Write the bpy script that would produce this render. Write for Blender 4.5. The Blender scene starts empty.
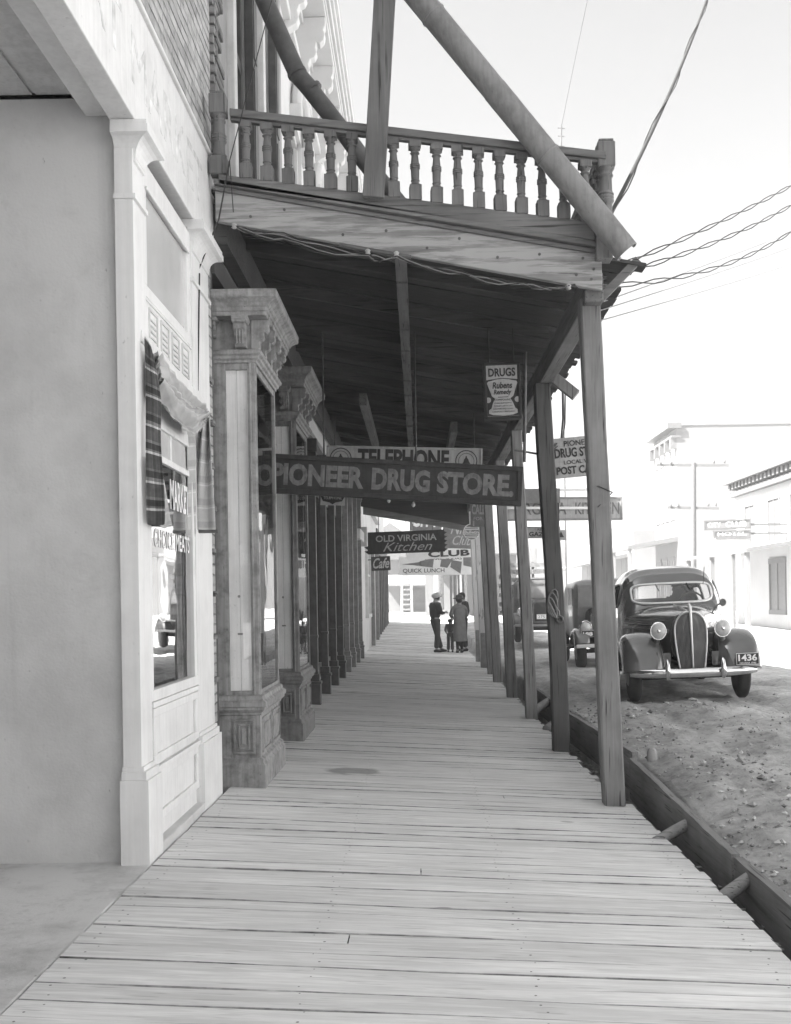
import bpy, bmesh, math, random
from mathutils import Vector, Matrix, noise
from mathutils.bvhtree import BVHTree
random.seed(7)
scene = bpy.context.scene
COL = scene.collection
R = math.radians
V = Vector

# ---------------------------------------------------------------- helpers
class MB:
    """collects geometry in world coordinates and links it as ONE mesh object"""
    def __init__(s):
        s.v = []; s.f = []; s.sm = []
    def add(s, vs, fs, smooth=False):
        n = len(s.v)
        s.v += [V(p) for p in vs]
        s.f += [tuple(i + n for i in f) for f in fs]
        s.sm += [smooth] * len(fs)
        return s
    def hexa(s, p):
        return s.add(p, [(3,2,1,0),(4,5,6,7),(0,1,5,4),(1,2,6,5),(2,3,7,6),(3,0,4,7)])
    def box(s, x0, x1, y0, y1, z0, z1):
        return s.hexa([(x0,y0,z0),(x1,y0,z0),(x1,y1,z0),(x0,y1,z0),(x0,y0,z1),(x1,y0,z1),(x1,y1,z1),(x0,y1,z1)])
    def beam(s, p0, p1, w, h, up=(0,0,1)):
        p0 = V(p0); p1 = V(p1); d = (p1-p0).normalized(); up = V(up)
        a = d.cross(up)
        if a.length < 1e-4: a = d.cross(V((0,1,0)))
        a.normalize(); b = a.cross(d)
        a = a*w/2; b = b*h/2
        return s.hexa([p0-a-b, p0+a-b, p1+a-b, p1-a-b, p0-a+b, p0+a+b, p1+a+b, p1-a+b])
    def tube(s, pts, r, n=8, caps=True, closed=False):
        pts = [V(p) for p in pts]; m = len(pts)
        rr = r if isinstance(r, (list, tuple)) else [r]*m
        rings = []
        prev = None
        for i, p in enumerate(pts):
            if closed: d = pts[(i+1) % m]-pts[i-1]
            else: d = pts[min(i+1, m-1)]-pts[max(i-1, 0)]
            d.normalize()
            if prev is None:
                a = d.orthogonal().normalized()
            else:
                a = prev - d*prev.dot(d)
                if a.length < 1e-5: a = d.orthogonal()
                a.normalize()
            prev = a; b = d.cross(a)
            rings.append([p+(a*math.cos(2*math.pi*k/n)+b*math.sin(2*math.pi*k/n))*rr[i] for k in range(n)])
        vs = [q for g in rings for q in g]; fs = []
        for i in range(m if closed else m-1):
            j = (i+1) % m
            for k in range(n):
                k2 = (k+1) % n
                fs.append((i*n+k, i*n+k2, j*n+k2, j*n+k))
        s.add(vs, fs, True)
        if caps and not closed:
            s.add(rings[0], [tuple(range(n-1, -1, -1))]); s.add(rings[-1], [tuple(range(n))])
        return s
    def lathe(s, c, prof, n=14, axis='z'):
        vs = []; fs = []; m = len(prof)
        for (r, h) in prof:
            for k in range(n):
                a = 2*math.pi*k/n
                if axis == 'z': q = (c[0]+r*math.cos(a), c[1]+r*math.sin(a), c[2]+h)
                elif axis == 'y': q = (c[0]+r*math.cos(a), c[1]+h, c[2]+r*math.sin(a))
                else: q = (c[0]+h, c[1]+r*math.cos(a), c[2]+r*math.sin(a))
                vs.append(q)
        for i in range(m-1):
            for k in range(n):
                k2 = (k+1) % n
                fs.append((i*n+k, i*n+k2, (i+1)*n+k2, (i+1)*n+k))
        s.add(vs, fs, True)
        s.add(vs[:n], [tuple(range(n-1, -1, -1))]); s.add(vs[-n:], [tuple(range(n))])
        return s
    def prism(s, poly, off):
        off = V(off); n = len(poly)
        vs = [V(p) for p in poly]+[V(p)+off for p in poly]
        fs = [tuple(range(n-1, -1, -1)), tuple(range(n, 2*n))]
        fs += [(i, (i+1) % n, n+(i+1) % n, n+i) for i in range(n)]
        return s.add(vs, fs)
    def grid(s, fn, nu, nv, smooth=True, wrap=False):
        vs = [fn(i/(nu-1), j/(nv-1)) for i in range(nu) for j in range(nv)]
        fs = [(i*nv+j, (i+1)*nv+j, (i+1)*nv+j+1, i*nv+j+1) for i in range(nu-1) for j in range(nv-1)]
        return s.add(vs, fs, smooth)
    def mould(s, x0, x1, y0, y1, prof):
        """a moulding run round the box x0..x1, y0..y1 with mitred corners; prof = (projection, height) from the bottom up"""
        vs = []; fs = []
        for e, z in prof: vs += [(x0, y0-e, z), (x1+e, y0-e, z), (x1+e, y1+e, z), (x0, y1+e, z)]
        for i in range(len(prof)-1):
            for k in range(4): fs.append((4*i+k, 4*i+(k+1) % 4, 4*i+4+(k+1) % 4, 4*i+4+k))
        n = 4*(len(prof)-1); fs += [(3, 2, 1, 0), (n, n+1, n+2, n+3)]
        return s.add(vs, fs)
    def remap(s, fn):
        s.v = [V(fn(p)) for p in s.v]; return s
    def build(s, name, mat, parent=None, bevel=0, solid=0, fixn=True, sub=0):
        off = V((0,0,0)); p = parent
        while p is not None:
            off += p.location; p = p.parent
        me = bpy.data.meshes.new(name)
        me.from_pydata([q-off for q in s.v], [], s.f)
        me.polygons.foreach_set('use_smooth', s.sm)
        if fixn:
            bm = bmesh.new(); bm.from_mesh(me)
            bmesh.ops.recalc_face_normals(bm, faces=bm.faces)
            bm.to_mesh(me); bm.free()
        me.materials.append(mat)
        o = bpy.data.objects.new(name, me); COL.objects.link(o)
        if parent is not None: o.parent = parent
        if solid:
            m = o.modifiers.new('solid', 'SOLIDIFY'); m.thickness = solid; m.offset = 0
        if sub:
            m = o.modifiers.new('sub', 'SUBSURF'); m.levels = sub; m.render_levels = sub
        if bevel:
            m = o.modifiers.new('bevel', 'BEVEL'); m.width = bevel; m.segments = 2; m.limit_method = 'ANGLE'; m.angle_limit = R(40)
        return o

def tag(o, label=None, cat=None, group=None, kind=None):
    if label: o['label'] = label
    if cat: o['category'] = cat
    if group: o['group'] = group
    if kind: o['kind'] = kind
    return o
def thing(name, label, cat, loc, group=None):
    o = bpy.data.objects.new(name, None); COL.objects.link(o)
    o.empty_display_size = .1
    o.location = loc
    return tag(o, label, cat, group)
def copy_tree(o, parent=None):
    c = o.copy(); COL.objects.link(c)
    if parent is not None: c.parent = parent
    for ch in list(o.children): copy_tree(ch, c)
    return c
def text_mb(mb, s, O, Rv, Uv, w, h, depth=.004, shear=0, bold=0, space=1):
    """raised lettering fitted into the w x h box at O spanned by Rv, Uv; it stands proud towards -Y (or the Rv x Uv side)"""
    cu = bpy.data.curves.new('t', 'FONT'); cu.body = s; cu.extrude = 0; cu.shear = shear; cu.offset = bold
    cu.space_character = space; cu.resolution_u = 3
    ob = bpy.data.objects.new('t', cu); COL.objects.link(ob)
    dg = bpy.context.evaluated_depsgraph_get()
    me = bpy.data.meshes.new_from_object(ob.evaluated_get(dg))
    vs = [v.co.copy() for v in me.vertices]; fs = [tuple(p.vertices) for p in me.polygons]
    bpy.data.objects.remove(ob); bpy.data.curves.remove(cu); bpy.data.meshes.remove(me)
    if not vs: return mb
    x0 = min(v.x for v in vs); x1 = max(v.x for v in vs); y0 = min(v.y for v in vs); y1 = max(v.y for v in vs)
    O = V(O); Rv = V(Rv).normalized(); Uv = V(Uv).normalized(); N = Rv.cross(Uv)
    front = [O+Rv*((v.x-x0)/(x1-x0)*w)+Uv*((v.y-y0)/(y1-y0)*h)+N*depth for v in vs]
    back = [p-N*depth*.95 for p in front]
    n = len(vs)
    ed = {}
    for f in fs:
        for i in range(len(f)):
            a, b = f[i], f[(i+1) % len(f)]
            k = (min(a, b), max(a, b)); ed[k] = None if k in ed else (a, b)
    sides = [(b, a, a+n, b+n) for e in ed.values() if e for (a, b) in [e]]
    mb.add(front+back, fs+[tuple(i+n for i in reversed(f)) for f in fs]+sides)
    return mb

# ---------------------------------------------------------------- materials (all grey: the photograph is black and white)
MATS = {}
def new_mat(name):
    m = bpy.data.materials.new(name); m.use_nodes = True
    nt = m.node_tree; nt.nodes.clear()
    out = nt.nodes.new('ShaderNodeOutputMaterial'); MATS[name] = m
    return m, nt, out
def N(nt, t, **kw):
    n = nt.nodes.new(t)
    for k, v in kw.items(): setattr(n, k, v)
    return n
def coords(nt, scale=(1,1,1), rnd=True):
    tc = N(nt, 'ShaderNodeTexCoord'); mp = N(nt, 'ShaderNodeMapping'); mp.inputs['Scale'].default_value = scale
    nt.links.new(tc.outputs['Object'], mp.inputs['Vector'])
    if rnd:
        oi = N(nt, 'ShaderNodeObjectInfo'); mu = N(nt, 'ShaderNodeMath', operation='MULTIPLY'); mu.inputs[1].default_value = 37.0
        nt.links.new(oi.outputs['Random'], mu.inputs[0])
        va = N(nt, 'ShaderNodeVectorMath', operation='ADD')
        nt.links.new(tc.outputs['Object'], va.inputs[0]); nt.links.new(mu.outputs[0], va.inputs[1])
        nt.links.new(va.outputs[0], mp.inputs['Vector'])
    return mp.outputs['Vector']
def ramp(nt, fac, stops):
    r = N(nt, 'ShaderNodeValToRGB'); e = r.color_ramp.elements
    while len(e) < len(stops): e.new(.5)
    for i, (p, c) in enumerate(stops):
        e[i].position = p; e[i].color = (c, c, c, 1)
    nt.links.new(fac, r.inputs[0]); return r.outputs['Color']
def noise_tex(nt, vec, scale, detail=4, rough=.6, dist=0):
    n = N(nt, 'ShaderNodeTexNoise'); n.inputs['Scale'].default_value = scale; n.inputs['Detail'].default_value = detail
    n.inputs['Roughness'].default_value = rough; n.inputs['Distortion'].default_value = dist
    nt.links.new(vec, n.inputs['Vector']); return n.outputs['Fac']
def mul(nt, a, b, mode='MULTIPLY', fac=1.0):
    m = N(nt, 'ShaderNodeMix', data_type='RGBA', blend_type=mode); m.inputs['Factor'].default_value = fac
    nt.links.new(a, m.inputs['A']); nt.links.new(b, m.inputs['B']); return m.outputs['Result']
def finish(nt, out, col, rough=.8, bump=None, bstr=.3, bdist=.01, metal=0, spec=.3, coat=0):
    p = N(nt, 'ShaderNodeBsdfPrincipled')
    if isinstance(col, float): p.inputs['Base Color'].default_value = (col, col, col, 1)
    else: nt.links.new(col, p.inputs['Base Color'])
    p.inputs['Roughness'].default_value = rough; p.inputs['Metallic'].default_value = metal
    p.inputs['Specular IOR Level'].default_value = spec; p.inputs['Coat Weight'].default_value = coat
    if bump is not None:
        b = N(nt, 'ShaderNodeBump'); b.inputs['Strength'].default_value = bstr; b.inputs['Distance'].default_value = bdist
        nt.links.new(bump, b.inputs['Height']); nt.links.new(b.outputs[0], p.inputs['Normal'])
    nt.links.new(p.outputs[0], out.inputs['Surface'])
def wood(name, v, axis, rough=.85, contrast=.5, island=False, paint=None, pscale=(9, 2.5), crack=.35, stain=None, bigv=.28, isl=.2):
    """weathered boards, grain along axis; paint = (value, coverage) leaves flaking paint on it"""
    m, nt, out = new_mat(name)
    sc = [26, 26, 26]; sc['xyz'.index(axis)] = 1.3
    vec = coords(nt, tuple(sc))
    if island:
        ge = N(nt, 'ShaderNodeNewGeometry'); mu = N(nt, 'ShaderNodeMath', operation='MULTIPLY'); mu.inputs[1].default_value = 90
        nt.links.new(ge.outputs['Random Per Island'], mu.inputs[0])
        va = N(nt, 'ShaderNodeVectorMath', operation='ADD'); nt.links.new(vec, va.inputs[0]); nt.links.new(mu.outputs[0], va.inputs[1]); vec = va.outputs[0]
    g = noise_tex(nt, vec, 1.0, 6, .65, .6)
    base = ramp(nt, g, [(.25, v*(1-contrast)), (.42, v*.9), (.6, v*1.08), (.8, v*1.3)])
    vec2 = coords(nt)
    big = ramp(nt, noise_tex(nt, vec2, 1.7, 4, .6), [(.3, 1-bigv), (.7, 1+bigv*.4)])
    col = mul(nt, base, big)
    sc2 = [70, 70, 70]; sc2['xyz'.index(axis)] = 2.2
    cr = ramp(nt, noise_tex(nt, coords(nt, tuple(sc2)), 1.0, 2, .5), [(.30, crack), (.37, 1.0)])
    col = mul(nt, col, cr)
    if island:
        col = mul(nt, col, ramp(nt, ge.outputs['Random Per Island'], [(0, 1-isl), (.5, 1.0), (1, 1+isl*.6)]))
    if paint:
        sc3 = [pscale[0]]*3; sc3['xyz'.index(axis)] = pscale[1]
        f = ramp(nt, noise_tex(nt, coords(nt, tuple(sc3)), 1.0, 7, .7), [(paint[1]-.04, 1), (paint[1]+.04, 0)])
        mx = N(nt, 'ShaderNodeMix', data_type='RGBA'); nt.links.new(f, mx.inputs['Factor']); nt.links.new(col, mx.inputs['A'])
        pc = ramp(nt, big, [(.6, paint[0]*.85), (1.0, paint[0])]); nt.links.new(pc, mx.inputs['B']); col = mx.outputs['Result']
    if stain:
        tc = N(nt, 'ShaderNodeTexCoord'); nz = N(nt, 'ShaderNodeTexNoise'); nz.inputs['Scale'].default_value = 5; nt.links.new(tc.outputs['Object'], nz.inputs['Vector'])
        for (cx, cy, rx, ry, dk) in stain:
            a = N(nt, 'ShaderNodeVectorMath', operation='SUBTRACT'); a.inputs[1].default_value = (cx, cy, 0); nt.links.new(tc.outputs['Object'], a.inputs[0])
            b = N(nt, 'ShaderNodeVectorMath', operation='MULTIPLY'); b.inputs[1].default_value = (1/rx, 1/ry, 0); nt.links.new(a.outputs[0], b.inputs[0])
            l = N(nt, 'ShaderNodeVectorMath', operation='LENGTH'); nt.links.new(b.outputs[0], l.inputs[0])
            ad = N(nt, 'ShaderNodeMath', operation='MULTIPLY_ADD'); ad.inputs[1].default_value = 1.6; nt.links.new(nz.outputs['Fac'], ad.inputs[0]); nt.links.new(l.outputs['Value'], ad.inputs[2])
            col = mul(nt, col, ramp(nt, ad.outputs[0], [(.0, dk), (.85, dk), (1.0, 1.0)]) if False else _stain(nt, ad.outputs[0], dk))
    finish(nt, out, col, rough, g, .5, .006)
    return m
def _stain(nt, v, dk):
    mr = N(nt, 'ShaderNodeMapRange'); mr.inputs['From Min'].default_value = 1.5; mr.inputs['From Max'].default_value = 1.9; mr.inputs['To Min'].default_value = dk; mr.inputs['To Max'].default_value = 1.0
    nt.links.new(v, mr.inputs['Value']); return mr.outputs['Result']
def paint(name, v, rough=.6, stain=.25, scale=3, streak=True, bump=.15, speck=.35, scuff=0):
    m, nt, out = new_mat(name)
    vec = coords(nt)
    a = ramp(nt, noise_tex(nt, vec, scale, 6, .65), [(.3, v*(1-stain)), (.55, v), (.8, v*1.04)])
    if streak:
        b = ramp(nt, noise_tex(nt, coords(nt, (30, 30, 1.2)), 1.0, 4, .6), [(.3, 1-stain*.7), (.6, 1.0)])
        a = mul(nt, a, b)
    c = ramp(nt, noise_tex(nt, coords(nt, (1, 1, .5)), 42, 3, .6), [(.24, 1-speck), (.32, 1.0)])
    a = mul(nt, a, c)
    if scuff:
        a = mul(nt, a, ramp(nt, noise_tex(nt, coords(nt, (1, 1, .7)), 2.3, 9, .78, .5), [(.56, 1.0), (.66, 1-scuff*.5), (.72, 1-scuff)]))
        a = mul(nt, a, ramp(nt, noise_tex(nt, coords(nt, (11, 11, .45)), 1.0, 5, .6), [(.30, 1-scuff*.45), (.42, 1.0)]))
    finish(nt, out, a, rough, noise_tex(nt, vec, 60, 3), bump, .004)
    return m
def plain(name, v, rough=.5, metal=0, spec=.4, coat=0, var=.12, scale=8):
    m, nt, out = new_mat(name)
    a = ramp(nt, noise_tex(nt, coords(nt), scale, 4), [(.3, v*(1-var)), (.7, v*(1+var))])
    finish(nt, out, a, rough, None, metal=metal, spec=spec, coat=coat)
    return m
def brick(name, v, mortar, along='y', bump=.8, scale=1.0):
    m, nt, out = new_mat(name)
    tc = N(nt, 'ShaderNodeTexCoord'); sp = N(nt, 'ShaderNodeSeparateXYZ'); cb = N(nt, 'ShaderNodeCombineXYZ')
    nt.links.new(tc.outputs['Object'], sp.inputs[0])
    nt.links.new(sp.outputs['Y' if along == 'y' else 'X'], cb.inputs['X']); nt.links.new(sp.outputs['Z'], cb.inputs['Y'])
    wob = N(nt, 'ShaderNodeVectorMath', operation='MULTIPLY_ADD')
    nz = N(nt, 'ShaderNodeTexNoise'); nz.inputs['Scale'].default_value = 6; nt.links.new(tc.outputs['Object'], nz.inputs['Vector'])
    nt.links.new(nz.outputs['Color'], wob.inputs[0]); wob.inputs[1].default_value = (.03, .03, 0); nt.links.new(cb.outputs[0], wob.inputs[2])
    b = N(nt, 'ShaderNodeTexBrick'); nt.links.new(wob.outputs[0], b.inputs['Vector'])
    b.inputs['Color1'].default_value = (v*.8,)*3+(1,); b.inputs['Color2'].default_value = (v*1.2,)*3+(1,); b.inputs['Mortar'].default_value = (v*.78,)*3+(1,)
    b.inputs['Scale'].default_value = scale; b.inputs['Brick Width'].default_value = .21; b.inputs['Row Height'].default_value = .075
    b.inputs['Mortar Size'].default_value = .011; b.inputs['Mortar Smooth'].default_value = .3
    zz = N(nt, 'ShaderNodeMath', operation='MULTIPLY_ADD'); zz.inputs[1].default_value = .35; nt.links.new(nz.outputs['Fac'], zz.inputs[0])
    zs = N(nt, 'ShaderNodeMath', operation='MULTIPLY'); zs.inputs[1].default_value = 1/.075; nt.links.new(sp.outputs['Z'], zs.inputs[0]); nt.links.new(zs.outputs[0], zz.inputs[2])
    fz = N(nt, 'ShaderNodeMath', operation='FRACT'); nt.links.new(zz.outputs[0], fz.inputs[0])
    ln = ramp(nt, fz.outputs[0], [(.0, .0), (.12, .0), (.2, 1.0)])
    gp = ramp(nt, noise_tex(nt, coords(nt, (1, 1.2, 9), False), 2.0, 4, .7), [(.42, 1.0), (.6, .0)])
    crs = mul(nt, ln, gp, 'LIGHTEN')
    crs2 = ramp(nt, crs, [(0, .30), (1, 1)])
    st = ramp(nt, noise_tex(nt, tc.outputs['Object'], 9, 7, .7), [(.28, .55), (.5, 1.0), (.8, 1.15)])
    col = mul(nt, mul(nt, b.outputs['Color'], st), crs2)
    inv = N(nt, 'ShaderNodeMath', operation='SUBTRACT'); inv.inputs[0].default_value = 1; nt.links.new(b.outputs['Fac'], inv.inputs[1])
    rg = N(nt, 'ShaderNodeMath', operation='MULTIPLY_ADD'); nt.links.new(noise_tex(nt, tc.outputs['Object'], 25, 4), rg.inputs[0]); rg.inputs[1].default_value = .7; nt.links.new(crs, rg.inputs[2])
    finish(nt, out, col, .9, rg.outputs[0], bump, .02)
    return m
def glass(name, tint=.85, boost=0.0):
    m, nt, out = new_mat(name)
    t = N(nt, 'ShaderNodeBsdfTransparent'); t.inputs['Color'].default_value = (tint, tint, tint, 1)
    g = N(nt, 'ShaderNodeBsdfGlossy'); g.inputs['Roughness'].default_value = .015; g.inputs['Color'].default_value = (.9, .9, .9, 1)
    bm = N(nt, 'ShaderNodeBump'); bm.inputs['Strength'].default_value = .04; bm.inputs['Distance'].default_value = .02
    nt.links.new(noise_tex(nt, coords(nt), 3.0, 1), bm.inputs['Height']); nt.links.new(bm.outputs[0], g.inputs['Normal'])
    f = N(nt, 'ShaderNodeFresnel'); f.inputs['IOR'].default_value = 1.52
    ad = N(nt, 'ShaderNodeMath', operation='ADD', use_clamp=True); ad.inputs[1].default_value = boost; nt.links.new(f.outputs[0], ad.inputs[0])
    ge = N(nt, 'ShaderNodeNewGeometry'); iv = N(nt, 'ShaderNodeMath', operation='SUBTRACT'); iv.inputs[0].default_value = 1; nt.links.new(ge.outputs['Backfacing'], iv.inputs[1])
    ff = N(nt, 'ShaderNodeMath', operation='MULTIPLY'); nt.links.new(ad.outputs[0], ff.inputs[0]); nt.links.new(iv.outputs[0], ff.inputs[1])
    mx = N(nt, 'ShaderNodeMixShader'); nt.links.new(ff.outputs[0], mx.inputs[0]); nt.links.new(t.outputs[0], mx.inputs[1]); nt.links.new(g.outputs[0], mx.inputs[2])
    nt.links.new(mx.outputs[0], out.inputs['Surface'])
    return m

M_white = paint('white paint', .76, .55, .12, 2.5)
M_white2 = paint('old white paint', .62, .6, .22, 3)
M_cream = paint('cream plaster', .60, .8, .22, 1.1, False, .45, .4, .22)
M_lintel = paint('painted lintel', .72, .65, .12, 5, True, .2, .4)
M_pale = paint('pale plaster', .60, .8, .12, 1.2, False)
M_bgwall = paint('sunlit stucco', .21, .8, .10, .6, False, .1, .1)
M_far2 = paint('pale far plaster', .62, .8, .08, .6, False, .1, .1)
M_bgwin = plain('pale far window', .15, .4)  # tone lightened to stand in for haze over the far side
M_bgdark = plain('far dark trim', .14, .7)  # dark trim made paler in colour in place of thicker haze
M_brickp = brick('painted brick', .42, .10)
M_brickd = brick('dark brick', .20, .07)
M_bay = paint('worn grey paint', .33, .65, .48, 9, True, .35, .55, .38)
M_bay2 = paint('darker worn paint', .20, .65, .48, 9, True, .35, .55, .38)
M_iron = plain('dark column paint', .075, .5, var=.3)
M_ironlt = plain('grey column paint', .22, .5, var=.25)
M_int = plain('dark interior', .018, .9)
M_intm = plain('dim interior', .10, .9)
M_paper = paint('window blind', .88, .8, .2, 1.2, True, .05)  # pale backing whose tone stands in for reflections in the glass
M_glass = glass('window glass', .9, .04)
M_walk = wood('boardwalk planks', .68, 'x', .85, .10, island=True, crack=.75, bigv=.10, isl=.08, stain=[(-.60, 9.2, .26, .16, .5), (1.0, 7.4, .05, .03, .6), (.1, 5.2, .05, .02, .5)])
M_post = wood('weathered post', .22, 'z', .9, .7, crack=.2)
M_postw = wood('white painted post', .35, 'z', .8, .4, paint=(.68, .62))
M_beamx = wood('weathered beam across', .22, 'x', .9, .5)
M_fascia = wood('flaking fascia board', .25, 'x', .9, .45, paint=(.36, .50), pscale=(16, 1.1))
M_railz = wood('grey upright wood', .16, 'z', .9, .5)
M_rail = wood('grey railing wood', .17, 'x', .9, .5)
M_balu = wood('turned grey wood', .17, 'z', .9, .5)
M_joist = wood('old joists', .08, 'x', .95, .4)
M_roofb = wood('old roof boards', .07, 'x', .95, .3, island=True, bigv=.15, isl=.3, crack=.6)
M_beamy = wood('weathered beam along', .15, 'y', .9, .5)
M_beamlt = wood('paler beam along', .18, 'y', .9, .45)
M_gutter = wood('ditch boards', .22, 'y', .9, .5)
M_strut = wood('ditch struts', .32, 'x', .9, .4)
M_tin = paint('dull sheet metal', .24, .5, .35, 4, True, .1, .3, .25)
M_pipe = plain('dark stove pipe', .10, .5, .3, var=.3)
M_wire = plain('black wire', .03, .6)
M_wirelt = plain('grey wire', .2, .6)
M_porc = plain('white porcelain', .75, .25)
M_signdk = paint('dark sign paint', .036, .55, .45, 9, True, .1, .3)
M_signmid = plain('grey sign paint', .14, .5, var=.2)
M_signlt = paint('pale sign paint', .42, .6, .25, 6, True, .05, .5, .25)
M_signwh = paint('white sign paint', .68, .55, .1, 4, False, .03)
M_letlt = plain('pale lettering', .36, .6, var=.35, scale=20)
M_letgr = paint('dulled lettering', .19, .6, .5, 16, True, .1, .65)
M_letwh = plain('white lettering', .75, .55)
M_letdk = paint('black lettering', .04, .6, .5, 14, False, .05, .3)
M_black = plain('black', .015, .6)
M_recess = paint('recess plaster', .62, .8, .20, 1.3, False, .6, .5, .16)
M_conc = paint('entry slab', .60, .85, .42, 2.2, False, .4, .4, .35)
M_car = plain('car enamel', .075, .14, 0, .5, 1.0, var=.06)
M_cardust = plain('dusty car enamel', .15, .3, 0, .5, .3, var=.2)
M_chrome = plain('chrome', .72, .12, 1.0, var=.03)
M_chromew = plain('bright trim', .60, .3, .4, var=.05)
M_tyre = plain('rubber', .03, .85, var=.3)
M_carglass = plain('car glass', .20, .04, 0, .9, .6, var=.1)
M_autoglass = glass('car window glass', .90, .06)
M_lens = plain('headlamp lens', .40, .1, 0, .7, .5, var=.15, scale=30)
M_skin = plain('skin', .26, .6)
M_hair = plain('hair', .03, .6)
M_cdark = plain('dark cloth', .045, .9, var=.25)
M_cmid = plain('grey cloth', .13, .9, var=.2)
M_ccoat = plain('coat cloth', .15, .9, var=.15)
M_cap = plain('pale cap cloth', .40, .9)
M_stub = wood('cut stake', .40, 'z', .8, .3)

def dirt_mat():
    m, nt, out = new_mat('street dirt')
    vec = coords(nt, rnd=False)
    a = ramp(nt, noise_tex(nt, vec, .9, 8, .68), [(.3, .26), (.5, .43), (.72, .58)])
    b = ramp(nt, noise_tex(nt, vec, 11, 6, .7), [(.3, .62), (.5, 1.0), (.75, 1.2)])
    c = ramp(nt, noise_tex(nt, coords(nt, (3.2, .35, 1), False), 1.0, 5, .6), [(.35, .82), (.6, 1.08)])
    finish(nt, out, mul(nt, mul(nt, a, b), c), .95, noise_tex(nt, vec, 16, 8, .75), .85, .04)
    return m
M_dirt = dirt_mat()
def stone_mat():
    m, nt, out = new_mat('street stones'); ge = N(nt, 'ShaderNodeNewGeometry')
    finish(nt, out, ramp(nt, ge.outputs['Random Per Island'], [(0, .16), (.6, .36), (1, .60)]), .95, noise_tex(nt, coords(nt), 60, 4), .6, .01)
    return m
M_stone = stone_mat()

def plaid_mat():
    m, nt, out = new_mat('striped canvas')
    tc = N(nt, 'ShaderNodeTexCoord'); sp = N(nt, 'ShaderNodeSeparateXYZ'); nt.links.new(tc.outputs['UV'], sp.inputs[0])
    fr = N(nt, 'ShaderNodeMath', operation='FRACT'); mu = N(nt, 'ShaderNodeMath', operation='MULTIPLY'); mu.inputs[1].default_value = 3.3
    nt.links.new(sp.outputs['Y'], mu.inputs[0]); nt.links.new(mu.outputs[0], fr.inputs[0])
    r = N(nt, 'ShaderNodeValToRGB'); r.color_ramp.interpolation = 'CONSTANT'; e = r.color_ramp.elements
    st = [(0, .40), (.04, .075), (.30, .12), (.34, .05), (.46, .16), (.52, .42), (.56, .085), (.80, .15), (.85, .045), (.96, .12)]
    while len(e) < len(st): e.new(.5)
    for i, (p, c) in enumerate(st): e[i].position = p; e[i].color = (c, c, c, 1)
    nt.links.new(fr.outputs[0], r.inputs[0])
    fx = N(nt, 'ShaderNodeMath', operation='FRACT'); mx_ = N(nt, 'ShaderNodeMath', operation='MULTIPLY'); mx_.inputs[1].default_value = 2.6; nt.links.new(sp.outputs['X'], mx_.inputs[0]); nt.links.new(mx_.outputs[0], fx.inputs[0])
    w = mul(nt, ramp(nt, noise_tex(nt, coords(nt, (1, 1, 1)), 30, 4), [(.3, .75), (.7, 1.15)]), ramp(nt, fx.outputs[0], [(0, 1.5), (.08, 1.5), (.10, .8), (.45, .8), (.5, 1.1), (1, 1.0)]))
    finish(nt, out, mul(nt, r.outputs['Color'], w), .9)
    return m
M_plaid = plaid_mat()
def canvas_mat():
    m, nt, out = new_mat('faded canvas')
    tc = N(nt, 'ShaderNodeTexCoord'); sp = N(nt, 'ShaderNodeSeparateXYZ'); nt.links.new(tc.outputs['UV'], sp.inputs[0])
    fr = N(nt, 'ShaderNodeMath', operation='FRACT'); mu = N(nt, 'ShaderNodeMath', operation='MULTIPLY'); mu.inputs[1].default_value = 5
    nt.links.new(sp.outputs['Y'], mu.inputs[0]); nt.links.new(mu.outputs[0], fr.inputs[0])
    r = ramp(nt, fr.outputs[0], [(0, .55), (.05, .55), (.06, .42), (.6, .42), (.64, .34), (.9, .34), (.91, .43)])
    w = ramp(nt, noise_tex(nt, coords(nt), 7, 5), [(.3, .8), (.7, 1.1)])
    finish(nt, out, mul(nt, r, w), .9)
    return m
M_canvas = canvas_mat()
# ---------------------------------------------------------------- heights of the place
def rise(y): return 0 if y < 33 else min((y-33)*.02, .5)
def walk_z(x, y): return -.055*x + rise(y)
def sm(a, b, t):
    t = max(0, min(1, (t-a)/(b-a))); return t*t*(3-2*t)
WALK_END = 57.5
def ground_z(x, y):
    far = rise(y) if y < 60 else .5+min((y-60)*.004, .6)
    lip = (-.05+.15*sm(5.5, 9, y))*(1-sm(16, 24, y))+.02
    st = lip-.045*(1-sm(1.87, 2.15, x))+.05*sm(1.9, 3.4, x)+.03*min(max(x-3.4, 0), 4)-.03*min(max(x-9, 0), 5)
    if y > WALK_END: return far-.03+.0*x
    if x > 1.84: z = st+far*.9
    elif x > 1.62: z = -.33+far*.9
    else: z = -.42+far*.9
    return z

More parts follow.
